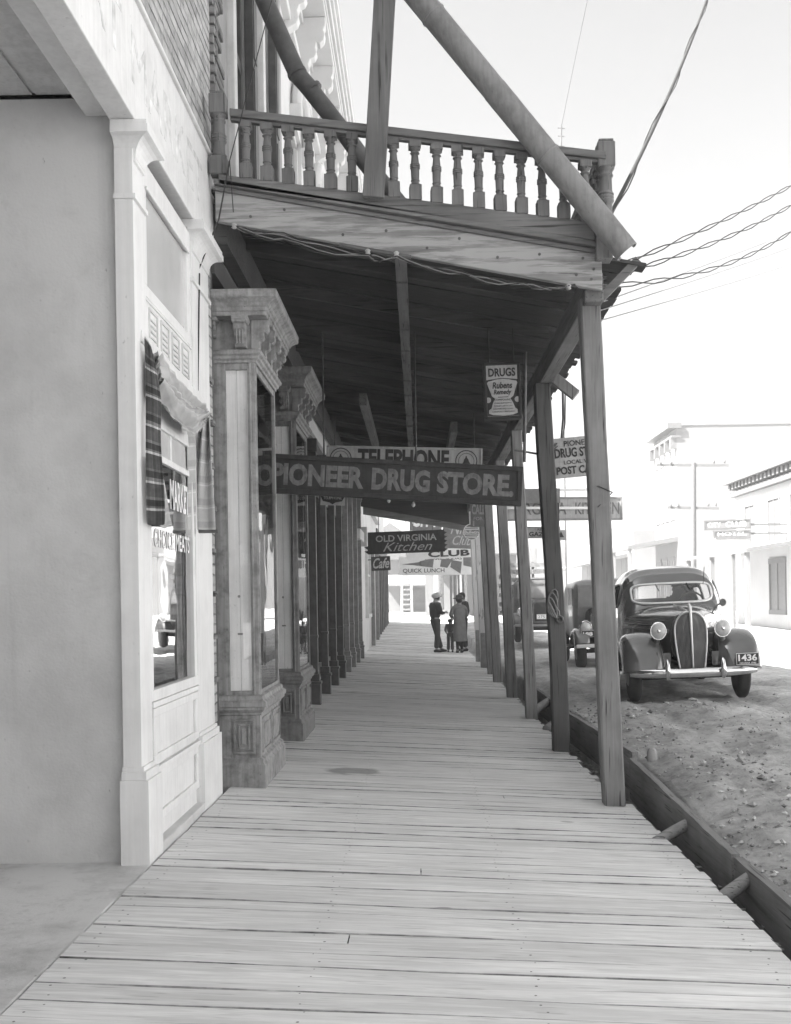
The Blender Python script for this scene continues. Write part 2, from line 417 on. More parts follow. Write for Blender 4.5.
def bumpy(xx, yy):
    if not (xx > 1.6 and 2 < yy < 40): return 0
    p = V((xx, yy, 0)); rough = (1-.6*sm(3.5, 7, xx))*(1-.5*sm(14, 25, yy))
    k = noise.fractal(p*1.1, 1.0, 2.0, 5)*.06+noise.fractal(p*V((4.5, 4.5, 1)), .9, 2.1, 4)*.042
    k += max(0, noise.noise(p*9)-.15)*.05
    if xx < 1.86: k *= .5
    k *= rough
    for rx in (2.75, 4.15, 4.9, 6.3): k -= .035*math.exp(-((xx-rx-.05*math.sin(yy*.7))/.15)**2)*(1 if rx > 4.5 or yy > 9 else .3)
    return k
def build_ground():
    xs = [-220, -120, -60, -30, -14, -8, -4, -2, 0, 1, 1.5, 1.62, 1.70, 1.83, 1.86]
    x = 1.86
    while x < 9: x += .06+.012*(x-1.8); xs.append(x)
    while x < 20: x += .6; xs.append(x)
    xs += [26, 40, 70, 120, 220]
    ys = [-60, -30, -12, -4, 0, 2]
    y = 3.0
    while y < 16: ys.append(y); y += .055+.006*(y-3)
    while y < 36: ys.append(y); y += .3
    while y < 70: ys.append(y); y += 1.2
    ys += [80, 100, 130, 180, 260, 400]
    vs = []; fs = []
    for yy in ys:
        for xx in xs:
            z = ground_z(xx, yy)
            z += bumpy(xx, yy)
            vs.append((xx, yy, z))
    nx = len(xs)
    for j in range(len(ys)-1):
        for i in range(nx-1):
            a = j*nx+i; fs.append((a, a+1, a+nx+1, a+nx))
    mb = MB(); mb.add(vs, fs, True)
    o = mb.build('street_ground', M_dirt, None, fixn=False)
    tag(o, kind='structure')
    return o
build_ground()

# boardwalk planks: one path, laid plank by plank
mb = MB()
y = -2.0; rr = random.Random(3); seams = MB(); edge_f = []
while y < WALK_END:
    w = rr.uniform(.130, .175); g = rr.uniform(.003, .007)
    if rr.random() < .12: g += .006
    xl = -1.475 if y < 8.2 else -1.55
    xr = 1.60+rr.uniform(-.012, .012) if y < 8.05 or y > 27 else 1.53+rr.uniform(-.035, .03)
    if y > 27: xr = 1.5+rr.uniform(-.02, .02)
    dz = rr.uniform(-.003, .003); sk = rr.uniform(-.004, .004); tl = rr.uniform(-.002, .002)
    segs = [(xl, xr)]
    if rr.random() < .05:
        c = rr.uniform(-.7, .9); segs = [(xl, c-.003), (c+.003, xr)]
    for (a, b) in segs:
        n = 6; ch = rr.uniform(.002, .005); dp = rr.uniform(.001, .004); rows = [[], [], [], [], [], []]
        for i in range(n+1):
            xx = a+(b-a)*i/n; bow = .0025*math.sin(xx*3+y*7); c2 = ch*(1+.5*math.sin(xx*5+y*11)); y0 = y+sk*xx; y1 = y+w-g+sk*xx*.8
            za = walk_z(xx, y)+dz-tl+bow; zb = walk_z(xx, y+w)+dz+tl+bow
            for r_, p in enumerate(((y0, za-.045), (y0, za-dp), (y0+c2, za), (y1-c2*.6, zb), (y1, zb-dp), (y1, zb-.045))): rows[r_].append((xx, p[0], p[1]))
        vs = [p for r_ in rows for p in r_]; m = n+1; fs = []
        base = len(mb.f)
        for r_ in range(5):
            for i in range(n):
                fs.append((r_*m+i, r_*m+i+1, (r_+1)*m+i+1, (r_+1)*m+i))
                if r_ in (0, 1, 4) or (r_ == 3 and rr.random() < .5): edge_f.append(base+len(fs)-1)
        fs += [tuple(r_*m for r_ in range(6)), tuple(r_*m+n for r_ in range(5, -1, -1))]
        edge_f += [base+len(fs)-1, base+len(fs)-2]
        mb.add(vs, fs)
    seams.box(xl+.004, xr-.01, y+w-g-.012, y+w+.012, walk_z(0, y)-.06, walk_z(0, y)-.055) if False else seams.hexa([(xl+.004, y+w-g-.012, walk_z(xl, y)-.018), (xr-.012, y+w-g-.012, walk_z(xr, y)-.018), (xr-.012, y+w+.012, walk_z(xr, y)-.018), (xl+.004, y+w+.012, walk_z(xl, y)-.018), (xl+.004, y+w-g-.012, walk_z(xl, y)-.009), (xr-.012, y+w-g-.012, walk_z(xr, y)-.009), (xr-.012, y+w+.012, walk_z(xr, y)-.009), (xl+.004, y+w+.012, walk_z(xl, y)-.009)]) if y < 26 else None
    y += w
tag(seams.build('boardwalk_seams', plain('seam dirt', .06, .95), None), kind='structure')
bwalk = tag(mb.build('boardwalk', M_walk, None), kind='structure')
bwalk.data.materials.append(plain('dirty plank edge', .30, .95, var=.8, scale=6))
for i in edge_f: bwalk.data.polygons[i].material_index = 1
mb = MB()
for x in (-1.3, -.45, .45, 1.35):
    mb.hexa([(x-.05, -2, -.40), (x+.05, -2, -.40), (x+.05, 33, -.40), (x-.05, 33, -.40),
             (x-.05, -2, walk_z(x, 0)-.055), (x+.05, -2, walk_z(x, 0)-.055), (x+.05, 33, walk_z(x, 0)-.055), (x-.05, 33, walk_z(x, 0)-.055)])
tag(mb.build('boardwalk_joists', M_beamy, None), kind='structure')

mb = MB(); y = 3.0
while y < 15:
    for x in (-1.38, -.46, .44, 1.46):
        for k in range(2):
            xx = x+rr.uniform(-.03, .03); yy = y+.09*k+rr.uniform(-.02, .02); r = rr.uniform(.004, .007); zz = walk_z(xx, yy)+.0065
            mb.add([(xx+r*math.cos(a*1.047), yy+r*math.sin(a*1.047), zz) for a in range(6)], [tuple(range(6))])
    y += .178
tag(mb.build('boardwalk_nails', M_pipe, None), kind='structure')
# concrete entry slab in front of the recessed doorway
mb = MB(); mb.box(-3.25, -1.482, 3.3, 5.9, -.3, .078)
tag(mb.build('entry_pavement', M_conc, None, bevel=.012), kind='structure')

# ditch boards, struts and litter
def ditch_board(p0, p1, zt0, zt1, label):
    x0, y0 = p0; x1, y1 = p1
    mb = MB(); n = 14; vs = []; fs = []
    for i in range(n+1):
        t = i/n; x = x0+(x1-x0)*t; y = y0+(y1-y0)*t; zt = zt0+(zt1-zt0)*t+rr.uniform(-.004, .004)
        vs += [(x-.02, y, zt), (x+.03, y, zt), (x+.03, y, zt-.34), (x-.02, y, zt-.34)]
    for i in range(n):
        for k in range(4): fs.append((4*i+k, 4*i+(k+1) % 4, 4*i+4+(k+1) % 4, 4*i+4+k))
    fs += [(3, 2, 1, 0), (4*n, 4*n+1, 4*n+2, 4*n+3)]
    mb.add(vs, fs)
    o = mb.build('ditch_board', M_gutter, None)
    return tag(o, label, 'board', 'boards holding back the street dirt')
ditch_board((1.80, 3.2), (1.80, 6.1), -.05, .0, 'weathered board edging the ditch, the one running out of the bottom right corner')
ditch_board((1.79, 6.12), (1.765, 8.95), .01, .145, 'weathered ditch board between the nearest strut and the porch corner post')
ditch_board((1.80, 9.0), (1.77, 12.9), .19, .12, 'weathered ditch board seen between the two nearest porch posts')
ditch_board((1.80, 12.95), (1.80, 18.5), .12, .08, 'weathered ditch board in the distance behind the second porch post')
def strut(y, z, label, x0=1.50, r=.04, yaw=.0):
    mb = MB(); mb.tube([(x0, y-yaw, z-.055), (1.66, y, z), (1.79, y+yaw, z+.035)], [r*.9, r, r*.95], 9)
    tag(mb.build('ditch_strut', M_strut, None), label, 'timber', 'timbers bracing the ditch')
strut(5.75, -.10, 'pale round strut across the ditch at the bottom right corner', yaw=.12)
strut(7.05, -.06, 'pale strut across the ditch just in front of the porch corner post', yaw=.1)
strut(13.0, -.02, 'crooked strut across the ditch behind the second porch post', yaw=.25, r=.06)
strut(14.6, .02, 'small strut across the ditch beside the third porch post', yaw=.3, r=.06)
mb = MB()
for i in range(170):
    y = rr.uniform(4.5, 13); x = rr.uniform(1.62, 1.78); a = rr.uniform(0, 6.28); l = rr.uniform(.02, .13)
    z = -.27+rr.uniform(0, .05); d = V((math.cos(a), math.sin(a), rr.uniform(-.2, .3)))*l
    mb.beam((x, y, z), (min(max(x+d.x, 1.6), 1.79), y+d.y, z+d.z), rr.uniform(.006, .035), .006)
tag(mb.build('ditch_litter', M_strut, None), 'sticks and scraps lying in the narrow ditch', kind='stuff')
mb = MB()
for i in range(3200):
    t = rr.random(); y = 4.5+9*t**1.3; x = 1.9+rr.random()**1.5*3.6
    if 6.8 < y < 9.0 and rr.random() < .5: x = 2.1+rr.random()*1.0
    s = .005+.020*rr.random()**2.5 if rr.random() < .98 else rr.uniform(.025, .05)
    z = ground_z(x, y)+s*.25+bumpy(x, y)
    vs = []
    for k in range(6):
        d = [(1,0,0),(0,1,0),(-1,0,0),(0,-1,0),(0,0,1),(0,0,-1)][k]; f = rr.uniform(.6, 1.2)*s
        vs.append((x+d[0]*f+rr.uniform(-.3, .3)*s, y+d[1]*f+rr.uniform(-.3, .3)*s, z+d[2]*f*.7))
    mb.add(vs, [(0,1,4),(1,2,4),(2,3,4),(3,0,4),(1,0,5),(2,1,5),(3,2,5),(0,3,5)])
tag(mb.build('street_rubble', M_stone, None), 'small stones and clods scattered on the street dirt', kind='stuff')
mb = MB(); mb.lathe((1.97, 9.1, ground_z(1.97, 9.1)+bumpy(1.97, 9.1)-.06), [(.035, 0), (.045, .08), (.042, .14), (.026, .17)], 9)
tag(mb.build('wooden_stake', M_stub, None), 'short pale stake stub in the dirt beside the nearest porch post', 'stake')

# ---------------------------------------------------------------- market building (left, painted white)
B1 = thing('market_building', 'white painted brick market with a recessed entrance and shop window, nearest on the left', 'building', (-1.6, 6.5, 0))
mb = MB(); mb.box(-10, -1.53, -14, 8.13, 4.8, 9.6)
mb.build('brick_wall', M_brickp, B1)
# worn corner with bricks toothed out
mb = MB(); rb = random.Random(5); z = 4.35
while z < 9.5:
    L = rb.choice([.06, .12, .17]) ; mb.box(-1.56, -1.505+rb.uniform(0, .018), 8.13-rb.uniform(.0, .03), 8.13+L, z, z+.064); z += .075
mb.build('toothed_corner', M_brickd, B1, bevel=.006)
mb = MB(); mb.box(-10, -3.2, -14, 8.13, 0, 4.8); mb.box(-3.2, -1.52, -14, 3.3, 0, 4.13); mb.box(-3.2, -2.75, 7.1, 8.1, 0, 4.8)
mb.build('inner_wall', M_cream, B1)
mb = MB(); mb.box(-3.2, -1.625, 5.885, 6.02, .05, 4.3)
mb.build('recess_wall', M_recess, B1)
mb = MB(); mb.box(-3.25, -1.64, 3.2, 5.9, 4.34, 4.44)
for x in (-2.95, -2.6, -2.25, -1.92): mb.box(x-.155, x+.155, 3.3, 5.89, 4.325, 4.34)
mb.build('entry_soffit', M_white2, B1, bevel=.004)
mb = MB(); mb.box(-1.80, -1.645, 3.2, 5.885, 4.20, 4.30); mb.build('soffit_trim', M_white, B1, bevel=.006)
mb = MB(); mb.box(-1.64, -1.5, -14, 8.07, 4.13, 4.80); mb.box(-1.55, -1.478, -14, 8.08, 4.80, 4.83)
for yy in [3.2+.185*k for k in range(27)]: pass
mb.build('lintel', M_lintel, B1, bevel=.006)
# weathered ghost lettering left on the lintel
mb = MB(); text_mb(mb, 'MEAT MARKET', (-1.5, 4.3, 4.32), (0,1,0), (0,0,1), 3.3, .30, .002)
mb.build('faded_lettering', plain('faded letter paint', .655, .8, var=.35, scale=9), B1)
def pilaster(y0, y1, xo, wbase, capd, parent, name='pilaster'):
    mb = MB(); x0, x1 = xo
    mb.box(x0, x1, y0, y1, .55, 4.0)
    mb.box(x0-.012, x1+.045, y0-.035, y1+.03, .02, .54)
    mb.box(x0-.006, x1+.03, y0-.02, y1+.02, .54, .585); mb.box(x0-.003, x1+.014, y0-.01, y1+.01, .585, .61)
    mb.box(x0-.004, x1+.018, y0-.018, y1+.018, 3.72, 3.745)
    # coved cap
    pf = [(.0, 3.93), (.012, 3.935), (.012, 3.955)]+[(.014+.085*(1-math.cos(t/6*1.5)), 3.955+.10*math.sin(t/6*1.5)) for t in range(7)]+[(.105, 4.058), (.105, 4.10), (.098, 4.10), (.098, 4.128)]
    mb.mould(x0, x1, y0+.03, y1-.03, pf)
    return mb.build(name, M_white, parent, bevel=.004)
pilaster(5.83, 6.075, (-1.632, -1.532), .1, .1, B1)
pilaster(7.34, 7.92, (-1.62, -1.532), .1, .1, B1)
mb = MB(); mb.box(-3.0, -1.55, 7.92, 8.12, .05, 4.35); mb.build('side_pier', M_brickp, B1)
mb = MB(); mb.tube([(-1.545, 7.98, 4.6), (-1.46, 7.98, 4.62), (-1.44, 7.98, 4.66), (-1.44, 7.98, 4.78)], .014, 8); mb.build('pipe_elbow', M_white, B1)
mb = MB()
for i in range(8): mb.box(-1.548, -1.525+.01*(i % 2), 7.925+.01*(i % 3), 8.05, 3.15-.32*i, 3.19-.32*i)
mb.build('spalled_brick', M_brickd, B1, bevel=.005)
ST = lambda p: (p[0]+.03, 6.075+(p[1]-6.075)*1.222, p[2])
# transom window
tr = MB()
tr.box(-1.61, -1.57, 6.075, 7.11, 3.90, 4.05); tr.box(-1.61, -1.57, 6.075, 7.11, 3.27, 3.34); tr.box(-1.61, -1.57, 6.075, 6.14, 3.34, 3.90); tr.box(-1.61, -1.57, 7.03, 7.11, 3.34, 3.90)
tr.box(-1.57, -1.555, 6.12, 7.05, 3.885, 3.91)
TW = tr.remap(ST).build('transom_window', M_white, B1, bevel=.005)
mb = MB(); mb.box(-1.605, -1.595, 6.13, 7.04, 3.33, 3.91); mb.remap(ST).build('painted_pane', plain('painted pane', .55, .22, var=.08, scale=3), TW)
mb = MB(); mb.box(-1.61, -1.572, 6.075, 7.11, 2.64, 3.27)
for zz in (2.99, 3.255): mb.box(-1.574, -1.562, 6.09, 7.1, zz-.012, zz)
VP = mb.remap(ST).build('vent_panel', M_white, B1, bevel=.003)
for k in range(4):
    y0 = 6.15+.235*k; mb = MB()
    for (a, b, c, d) in ((y0, y0+.17, 3.205, 3.22), (y0, y0+.17, 3.02, 3.03), (y0, y0+.012, 3.03, 3.205), (y0+.158, y0+.17, 3.03, 3.205)): mb.box(-1.573, -1.563, a, b, c, d)
    for j in range(4): mb.hexa([(-1.573, y0+.03, 3.05+.034*j), (-1.562, y0+.03, 3.05+.034*j), (-1.562, y0+.14, 3.05+.034*j), (-1.573, y0+.14, 3.05+.034*j), (-1.573, y0+.03, 3.072+.034*j), (-1.569, y0+.03, 3.062+.034*j), (-1.569, y0+.14, 3.062+.034*j), (-1.573, y0+.14, 3.072+.034*j)])
    mb.remap(ST).build('vent', M_white2, VP)
# shop window
sw = MB()
sw.box(-1.61, -1.565, 6.075, 6.13, 1.0, 2.64); sw.box(-1.61, -1.565, 7.05, 7.11, 1.0, 2.64); sw.box(-1.61, -1.56, 6.075, 7.11, .94, 1.005)
sw.box(-1.608, -1.57, 6.13, 7.05, 2.56, 2.64); sw.box(-1.608, -1.575, 6.13, 7.05, 2.36, 2.40); sw.box(-1.606, -1.58, 6.60, 6.63, 2.40, 2.56)
SW = sw.remap(ST).build('shop_window', M_white, B1, bevel=.004)
mb = MB(); mb.box(-1.596, -1.590, 6.12, 7.06, 1.0, 2.37); mb.remap(ST).build('pane', glass('shop front glass', .92, .55), SW)
mb = MB(); mb.box(-1.596, -1.590, 6.12, 7.06, 2.39, 2.57); mb.remap(ST).build('upper_pane', plain('painted upper pane', .50, .3), SW)
mb = MB(); text_mb(mb, 'MARKET', (-1.5885, 6.60, 2.10), (0,1,0), (0,0,1), .44, .19, .0015, bold=.02); mb.remap(ST).build('window_lettering', M_letwh, SW)
mb = MB(); text_mb(mb, 'CHOICE MEATS', (-1.5885, 6.25, 1.84), (0,1,0), (0,0,1), .79, .11, .0015, bold=.015); mb.remap(ST).build('small_window_lettering', M_letwh, SW)
mb = MB(); mb.box(-1.70, -1.66, 6.66, 6.70, 1.0, 2.35); mb.remap(ST).build('display_post', M_pipe, SW)
mb = MB(); mb.box(-2.6, -1.615, 6.08, 7.1, .9, .98); mb.box(-2.62, -2.58, 6.05, 7.1, .9, 2.6); mb.remap(ST).build('display_deck', M_intm, SW)
mb = MB(); mb.box(-1.69, -1.68, 6.12, 6.60, 1.30, 1.82); mb.remap(ST).build('glare_card', M_paper, SW)  # pale card added behind the glass in place of the street's reflection
for k, (x, y, w, h) in enumerate([(-1.78, 6.28, .09, .16), (-1.76, 6.48, .10, .2), (-1.80, 6.62, .08, .3), (-1.77, 6.82, .11, .18), (-1.95, 6.4, .12, .3), (-2.0, 6.72, .1, .36)]):
    mb = MB(); mb.lathe((x, y, .982), [(w*.8, 0), (w, .01), (w, h*.8), (w*.6, h*.93), (w*.6, h)], 10); mb.remap(ST).build('shop_jar', [M_signmid, M_signlt, M_intm][k % 3], SW)
kp = MB(); kp.box(-1.61, -1.575, 6.075, 7.11, .10, .94)
for (z0, z1) in ((.58, .90), (.24, .53)):
    for (a, b, c, d) in ((6.09, 7.1, z1-.05, z1), (6.09, 7.1, z0, z0+.05), (6.09, 6.16, z0+.05, z1-.05), (7.03, 7.1, z0+.05, z1-.05)): kp.box(-1.575, -1.556, a, b, c, d)
kp.box(-1.575, -1.549, 6.08, 7.11, .905, .938); kp.box(-1.575, -1.545, 6.08, 7.11, .53, .562)
kp.remap(ST).build('kick_panel', M_white, B1, bevel=.004)
mb = MB(); mb.box(-1.65, -1.515, 6.105, 7.07, .02, .135); mb.remap(ST).build('sill_step', M_cream, B1, bevel=.008)
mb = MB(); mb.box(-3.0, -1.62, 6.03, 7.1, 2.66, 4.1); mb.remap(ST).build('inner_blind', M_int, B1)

# ---------------------------------------------------------------- furled striped awning over the market window
AW = thing('canvas_awning', 'striped canvas awning furled and drooping over the market shop window', 'awning', (-1.5, 6.8, 2.0))
def cloth(name, mat, parent, fn, nu, nv, thick=.004):
    vs = []; uv = []
    for i in range(nu):
        for j in range(nv):
            p, t = fn(i/(nu-1), j/(nv-1)); vs.append(V(p)); uv.append(t)
    fs = [(i*nv+j, (i+1)*nv+j, (i+1)*nv+j+1, i*nv+j+1) for i in range(nu-1) for j in range(nv-1)]
    off = parent.location
    me = bpy.data.meshes.new(name); me.from_pydata([v-off for v in vs], [], fs)
    l = me.uv_layers.new(name='UVMap')
    for lp in me.loops: l.data[lp.index].uv = uv[lp.vertex_index]
    for p in me.polygons: p.use_smooth = True
    me.materials.append(mat); o = bpy.data.objects.new(name, me); COL.objects.link(o); o.parent = parent
    m = o.modifiers.new('solid', 'SOLIDIFY'); m.thickness = thick; m.offset = 0
    m = o.modifiers.new('sub', 'SUBSURF'); m.levels = m.render_levels = 1
    return o
def flapL(u, v):     # end flap hanging at the near side, edge-on to the wall
    w = .095*min(1, .25+v*2.2)+.010*math.sin(v*8+1)-.012*math.sin(max(0, v-.25)*4)
    x = -1.508+w*u; y = 5.93+.03*u+.014*math.sin(u*5+v*6)
    z = 3.0-1.06*v-.05*u*(1-v)
    return (x, y, z), (u, v)
cloth('end_flap', M_plaid, AW, flapL, 8, 30)
cloth('inner_fold', M_canvas, AW, lambda u, v: ((-1.448-.05*u+.012*math.sin(v*7+u*3), 5.98+.10*u+.012*math.sin(v*11), 2.93-.42*v*(1-.5*u)), (u, v)), 8, 16)
cloth('lower_fold', M_canvas, AW, lambda u, v: ((-1.45-.06*u+.012*math.sin(v*5), 5.99+.62*u*(.25+.75*v), 2.34-.38*v-.02*math.sin(u*5)), (u, v)), 10, 12)
def swag(k):
    def fn(u, v):
        d = (.13, .20)[k]+(.05, .09)[k]*math.sin(math.pi*min(1, u*1.06))**.8-.05*u
        pin = 1-.55*max(0, u-.7)/.3
        z = 2.90-.05*u-d*v*pin-.02*math.sin(math.pi*u)
        pl = .024*math.sin(v*(13-3*k)+2.2*u+k)+.012*math.sin(v*23+u*6+k*2)
        cr = .022*noise.noise(V((u*14, v*9, k*3.3)))+.006*noise.noise(V((u*34, v*19, k)))
        return (-1.50+.045*k+.02*v+pl+cr, 5.98+1.45*u, z+.5*cr+.5*pl), (u*2, v*.4)
    return fn
for k in range(2): cloth('swag_fold', M_canvas, AW, swag(k), 44, 26, .004)
def knot(u, v):
    a = v*2*math.pi; n = noise.noise(V((u*6, v*5, 2.2)))
    r = .045*math.sin(math.pi*min(.97, u+.04))**.6+.03*n
    return (-1.475+r*math.cos(a)*.7, 7.12+.16*u+.5*r*math.sin(a*2), 2.81-.12*u+r*math.sin(a)+.012*math.sin(a*5)), (u, v)
cloth('gathered_knot', M_canvas, AW, knot, 16, 16)
def flapR(u, v):     # gathered drop at the far side, broad at the hem
    w = .05+.135*v**.8; x = -1.485-.11*v**.7+w*u
    fold = .05*math.sin(u*11+.6*v)*(1-.75*v)
    z = 2.83-.82*v-.03*math.sin(u*3.1)*(1-v)
    return (x, 7.40+fold+.05*u, z), (u, v)
cloth('drop_fold', M_canvas, AW, flapR, 26, 20)
cloth('inner_drop', M_canvas, AW, lambda u, v: ((-1.545+.035*u-.02*v, 7.14+.12*u+.10*v+.02*math.sin(v*4), 2.72-.78*v+.02*u), (u, v)), 6, 14)
mb = MB(); mb.tube([(-1.60, 7.43, 2.005), (-1.405, 7.47, 2.005)], .014, 8); mb.build('hem_bar', M_pipe, AW)
mb = MB(); mb.beam((-1.535, 5.95, 3.0), (-1.505, 7.55, 2.90), .03, .07); mb.build('head_board', M_white, AW, bevel=.006)
mb = MB(); mb.tube([(-1.465, 6.02, 2.80), (-1.425, 6.06, 2.80)], .05, 14); mb.build('roller_end', M_canvas, AW)
# ---------------------------------------------------------------- drug store building with the bracketed bay windows
B2 = thing('drug_store_building', 'brick drug store with two bracketed bay show windows under the porch', 'building', (-1.6, 10, 0))
def wall_with_holes(mb, x0, x1, y0, y1, z0, z1, holes):
    ys = sorted({y0, y1, *[h[0] for h in holes], *[h[1] for h in holes]})
    for a, b in zip(ys, ys[1:]):
        hs = sorted([h for h in holes if h[0] <= a and h[1] >= b], key=lambda h: h[2]); z = z0
        for h in hs:
            if h[2] > z: mb.box(x0, x1, a, b, z, h[2])
            z = h[3]
        if z < z1: mb.box(x0, x1, a, b, z, z1)
mb = MB(); wall_with_holes(mb, -1.75, -1.52, 8.16, 12.45, 4.2, 9.6, [(9.0, 9.75, 4.75, 8.2), (10.75, 11.35, 4.75, 8.2)])
mb.build('upper_wall', paint('upper stucco', .33, .85, .3, 2.0, True, .4, .4), B2)
mb = MB(); mb.box(-10, -1.76, 8.16, 12.45, 4.2, 9.6); mb.box(-10, -3.0, 8.13, 12.45, 0, 4.2); mb.box(-3.0, -1.55, 8.13, 8.18, 0, 4.2); mb.box(-3, -1.52, 8.13, 12.4, 4.02, 4.2)
mb.build('inner_wall', M_intm, B2)
mb = MB(); z = 4.4
while z < 9.6:
    L = rb.choice([.10, .22, .34]); mb.box(-1.52, -1.497+rb.uniform(0, .012), 8.17, 8.17+L, z, z+.066); z += .075
mb.build('brick_corner', M_brickd, B2, bevel=.005)
for (a, b) in ((9.0, 9.75), (10.75, 11.35)):
    mb = MB(); mb.box(-1.60, -1.54, a, a+.07, 4.75, 8.2); mb.box(-1.60, -1.54, b-.07, b, 4.75, 8.2); mb.box(-1.6, -1.54, a, b, 6.3, 6.4); mb.box(-1.6, -1.54, a, b, 4.75, 4.85); mb.box(-1.60, -1.54, a, b, 8.1, 8.2)
    w = mb.build('upper_window', M_iron, B2, bevel=.006)
    mb = MB(); mb.box(-1.585, -1.578, a+.06, b-.06, 4.8, 8.15); mb.build('pane', M_carglass, w)
    mb = MB(); mb.box(-1.53, -1.46, a-.16, a-.02, 4.7, 8.35); mb.build('window_trim', M_white2, w, bevel=.008)
    mb = MB(); mb.box(-1.515, -1.44, b+.0, b+.22, 4.75, 8.3); 
    mb.box(-1.44, -1.43, b+.03, b+.19, 4.85, 6.4); mb.box(-1.44, -1.43, b+.03, b+.19, 6.5, 8.2)
    mb.build('shutter', M_iron, w)

def scroll(dx, dz):
    """side outline of a scroll bracket: dx out from the wall, dz down from the top"""
    pts = []
    base = [(0, 0), (1, 0), (1, -.13), (.93, -.20), (.98, -.27), (.94, -.36), (.80, -.42), (.70, -.40), (.66, -.48), (.70, -.56), (.62, -.63), (.48, -.66), (.42, -.74), (.46, -.84), (.40, -.92), (.25, -.96), (.12, -1), (0, -1)]
    return [(p[0]*dx, p[1]*dz) for p in base]
def bay(y0, y1, dark):
    mw = M_bay2 if dark else M_bay
    xw = -1.62; xf = -1.225; ya = y0+.02; yb = y1-.02; xa = xf-.02
    mb = MB()
    mb.mould(xw, xa, ya, yb, [(.04, .0), (.04, .245), (.034, .25), (.024, .262), (.024, .285), (.0, .30), (.0, .625), (.012, .63), (.014, .645), (.030, .66), (.040, .672), (.040, .690), (.052, .695), (.052, .725), (.044, .735), (.03, .745), (.022, .775), (.0, .785)])
    def ring(a0, a1, z0, z1, face, d, w):
        for (a, b, c, e) in ((a0, a1, z1-w, z1), (a0, a1, z0, z0+w), (a0, a0+w, z0+w, z1-w), (a1-w, a1, z0+w, z1-w)):
            if face == 'n': mb.box(a, b, ya-d, ya+.01, c, e)
            else: mb.box(xa-.01, xa+d, a, b, c, e)
    ring(-1.455, -1.285, .325, .60, 'n', .016, .020); ring(-1.415, -1.325, .365, .56, 'n', .022, .015); mb.box(-1.388, -1.352, ya-.018, ya+.01, .405, .52)
    ring(y0+.10, y0+.56, .325, .60, 's', .014, .022); ring(y0+.62, y1-.10, .325, .60, 's', .014, .022)
    mb.box(xa-.01, xa+.012, y0+.17, y0+.49, .38, .545); mb.box(xa-.01, xa+.012, y0+.69, y1-.17, .38, .545)
    BW = mb.build('bay_window', mw, B2, bevel=.003)
    gz0, gz1 = .785, 3.36
    mb = MB()
    mb.box(xw, -1.478, ya, ya+.055, gz0, gz1); mb.box(-1.305, xa, ya, ya+.045, gz0, gz1); mb.box(xa-.035, xa, yb-.045, yb, gz0, gz1); mb.box(xw, -1.45, yb-.055, yb, gz0, gz1)
    mb.box(-1.478, -1.305, ya+.005, ya+.035, gz0, gz0+.03); mb.box(-1.478, -1.305, ya+.005, ya+.035, gz1-.05, gz1)
    mb.box(xa-.03, xa-.005, ya+.045, yb-.045, gz0, gz0+.03); mb.box(xa-.03, xa-.005, ya+.045, yb-.045, gz1-.05, gz1)
    mb.tube([(-1.285, ya-.002, gz0), (-1.285, ya-.002, gz1)], .009, 6); mb.tube([(xa+.002, ya+.02, gz0), (xa+.002, ya+.02, gz1)], .009, 6)
    mb.build('frame', mw, BW, bevel=.003)
    mb = MB(); mb.box(-1.478, -1.305, ya+.018, ya+.024, gz0+.02, gz1-.04); mb.build('side_pane', glass('bay side glass', .98, .05), BW)
    mb = MB(); mb.box(xa-.02, xa-.014, ya+.045, yb-.045, gz0+.02, gz1-.04); mb.build('street_pane', glass('bay street glass', .8, .12), BW)
    mb = MB(); mb.box(-1.45, xa-.05, yb-.03, yb-.025, gz0, gz1); mb.build('far_pane', M_glass, BW)
    mb = MB(); mb.box(-1.477, -1.395, ya+.034, ya+.042, gz0+.03, gz1-.05); mb.box(-1.392, -1.306, ya+.036, ya+.044, gz0+.03, gz1-.05); mb.build('glare_blind', M_paper, BW)  # pale curtain carried full height and brightened to stand in for reflected sky
    mb = MB(); mb.lathe((-1.40, ya+.034, 1.55), [(.011, -.008), (.011, 0)], 12, 'y'); mb.build('blind_latch', M_ironlt, BW)
    mb = MB(); mb.box(-1.415, -1.375, ya+.028, ya+.034, 1.25, 1.265); mb.build('blind_catch', M_ironlt, BW)
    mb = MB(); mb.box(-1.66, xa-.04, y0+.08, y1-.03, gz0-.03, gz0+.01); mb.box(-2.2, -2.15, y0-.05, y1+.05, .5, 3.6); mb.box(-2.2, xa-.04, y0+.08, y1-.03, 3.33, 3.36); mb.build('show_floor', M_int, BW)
    for k, (yy, h, w) in enumerate(((y0+.3, .34, .12), (y0+.55, .5, .10), (y0+.82, .28, .16))):
        mb = MB(); mb.lathe((-1.42, yy, gz0+.012), [(w*.7, 0), (w, .03), (w*.8, h*.6), (w*.3, h*.8), (w*.3, h)], 10); mb.build('show_bottle', M_signmid, BW)
    mb = MB(); cz = 3.36
    mb.mould(xw, xa, ya, yb, [(.0, cz), (.012, cz), (.014, cz+.02), (.03, cz+.03), (.034, cz+.05), (.052, cz+.06), (.058, cz+.085), (.045, cz+.095), (.0, cz+.098)])
    mb.box(xw, xa-.03, ya+.03, yb-.03, cz+.098, 3.70)
    mb.mould(xw, xa, ya, yb, [(.0, 3.70), (.105, 3.70), (.108, 3.73), (.118, 3.735), (.118, 3.76), (.13, 3.77), (.14, 3.79), (.165, 3.81), (.19, 3.822), (.195, 3.835), (.195, 3.862), (.20, 3.866), (.20, 3.878)])
    mb.build('cornice', mw, BW, bevel=.003)
    dz = .245
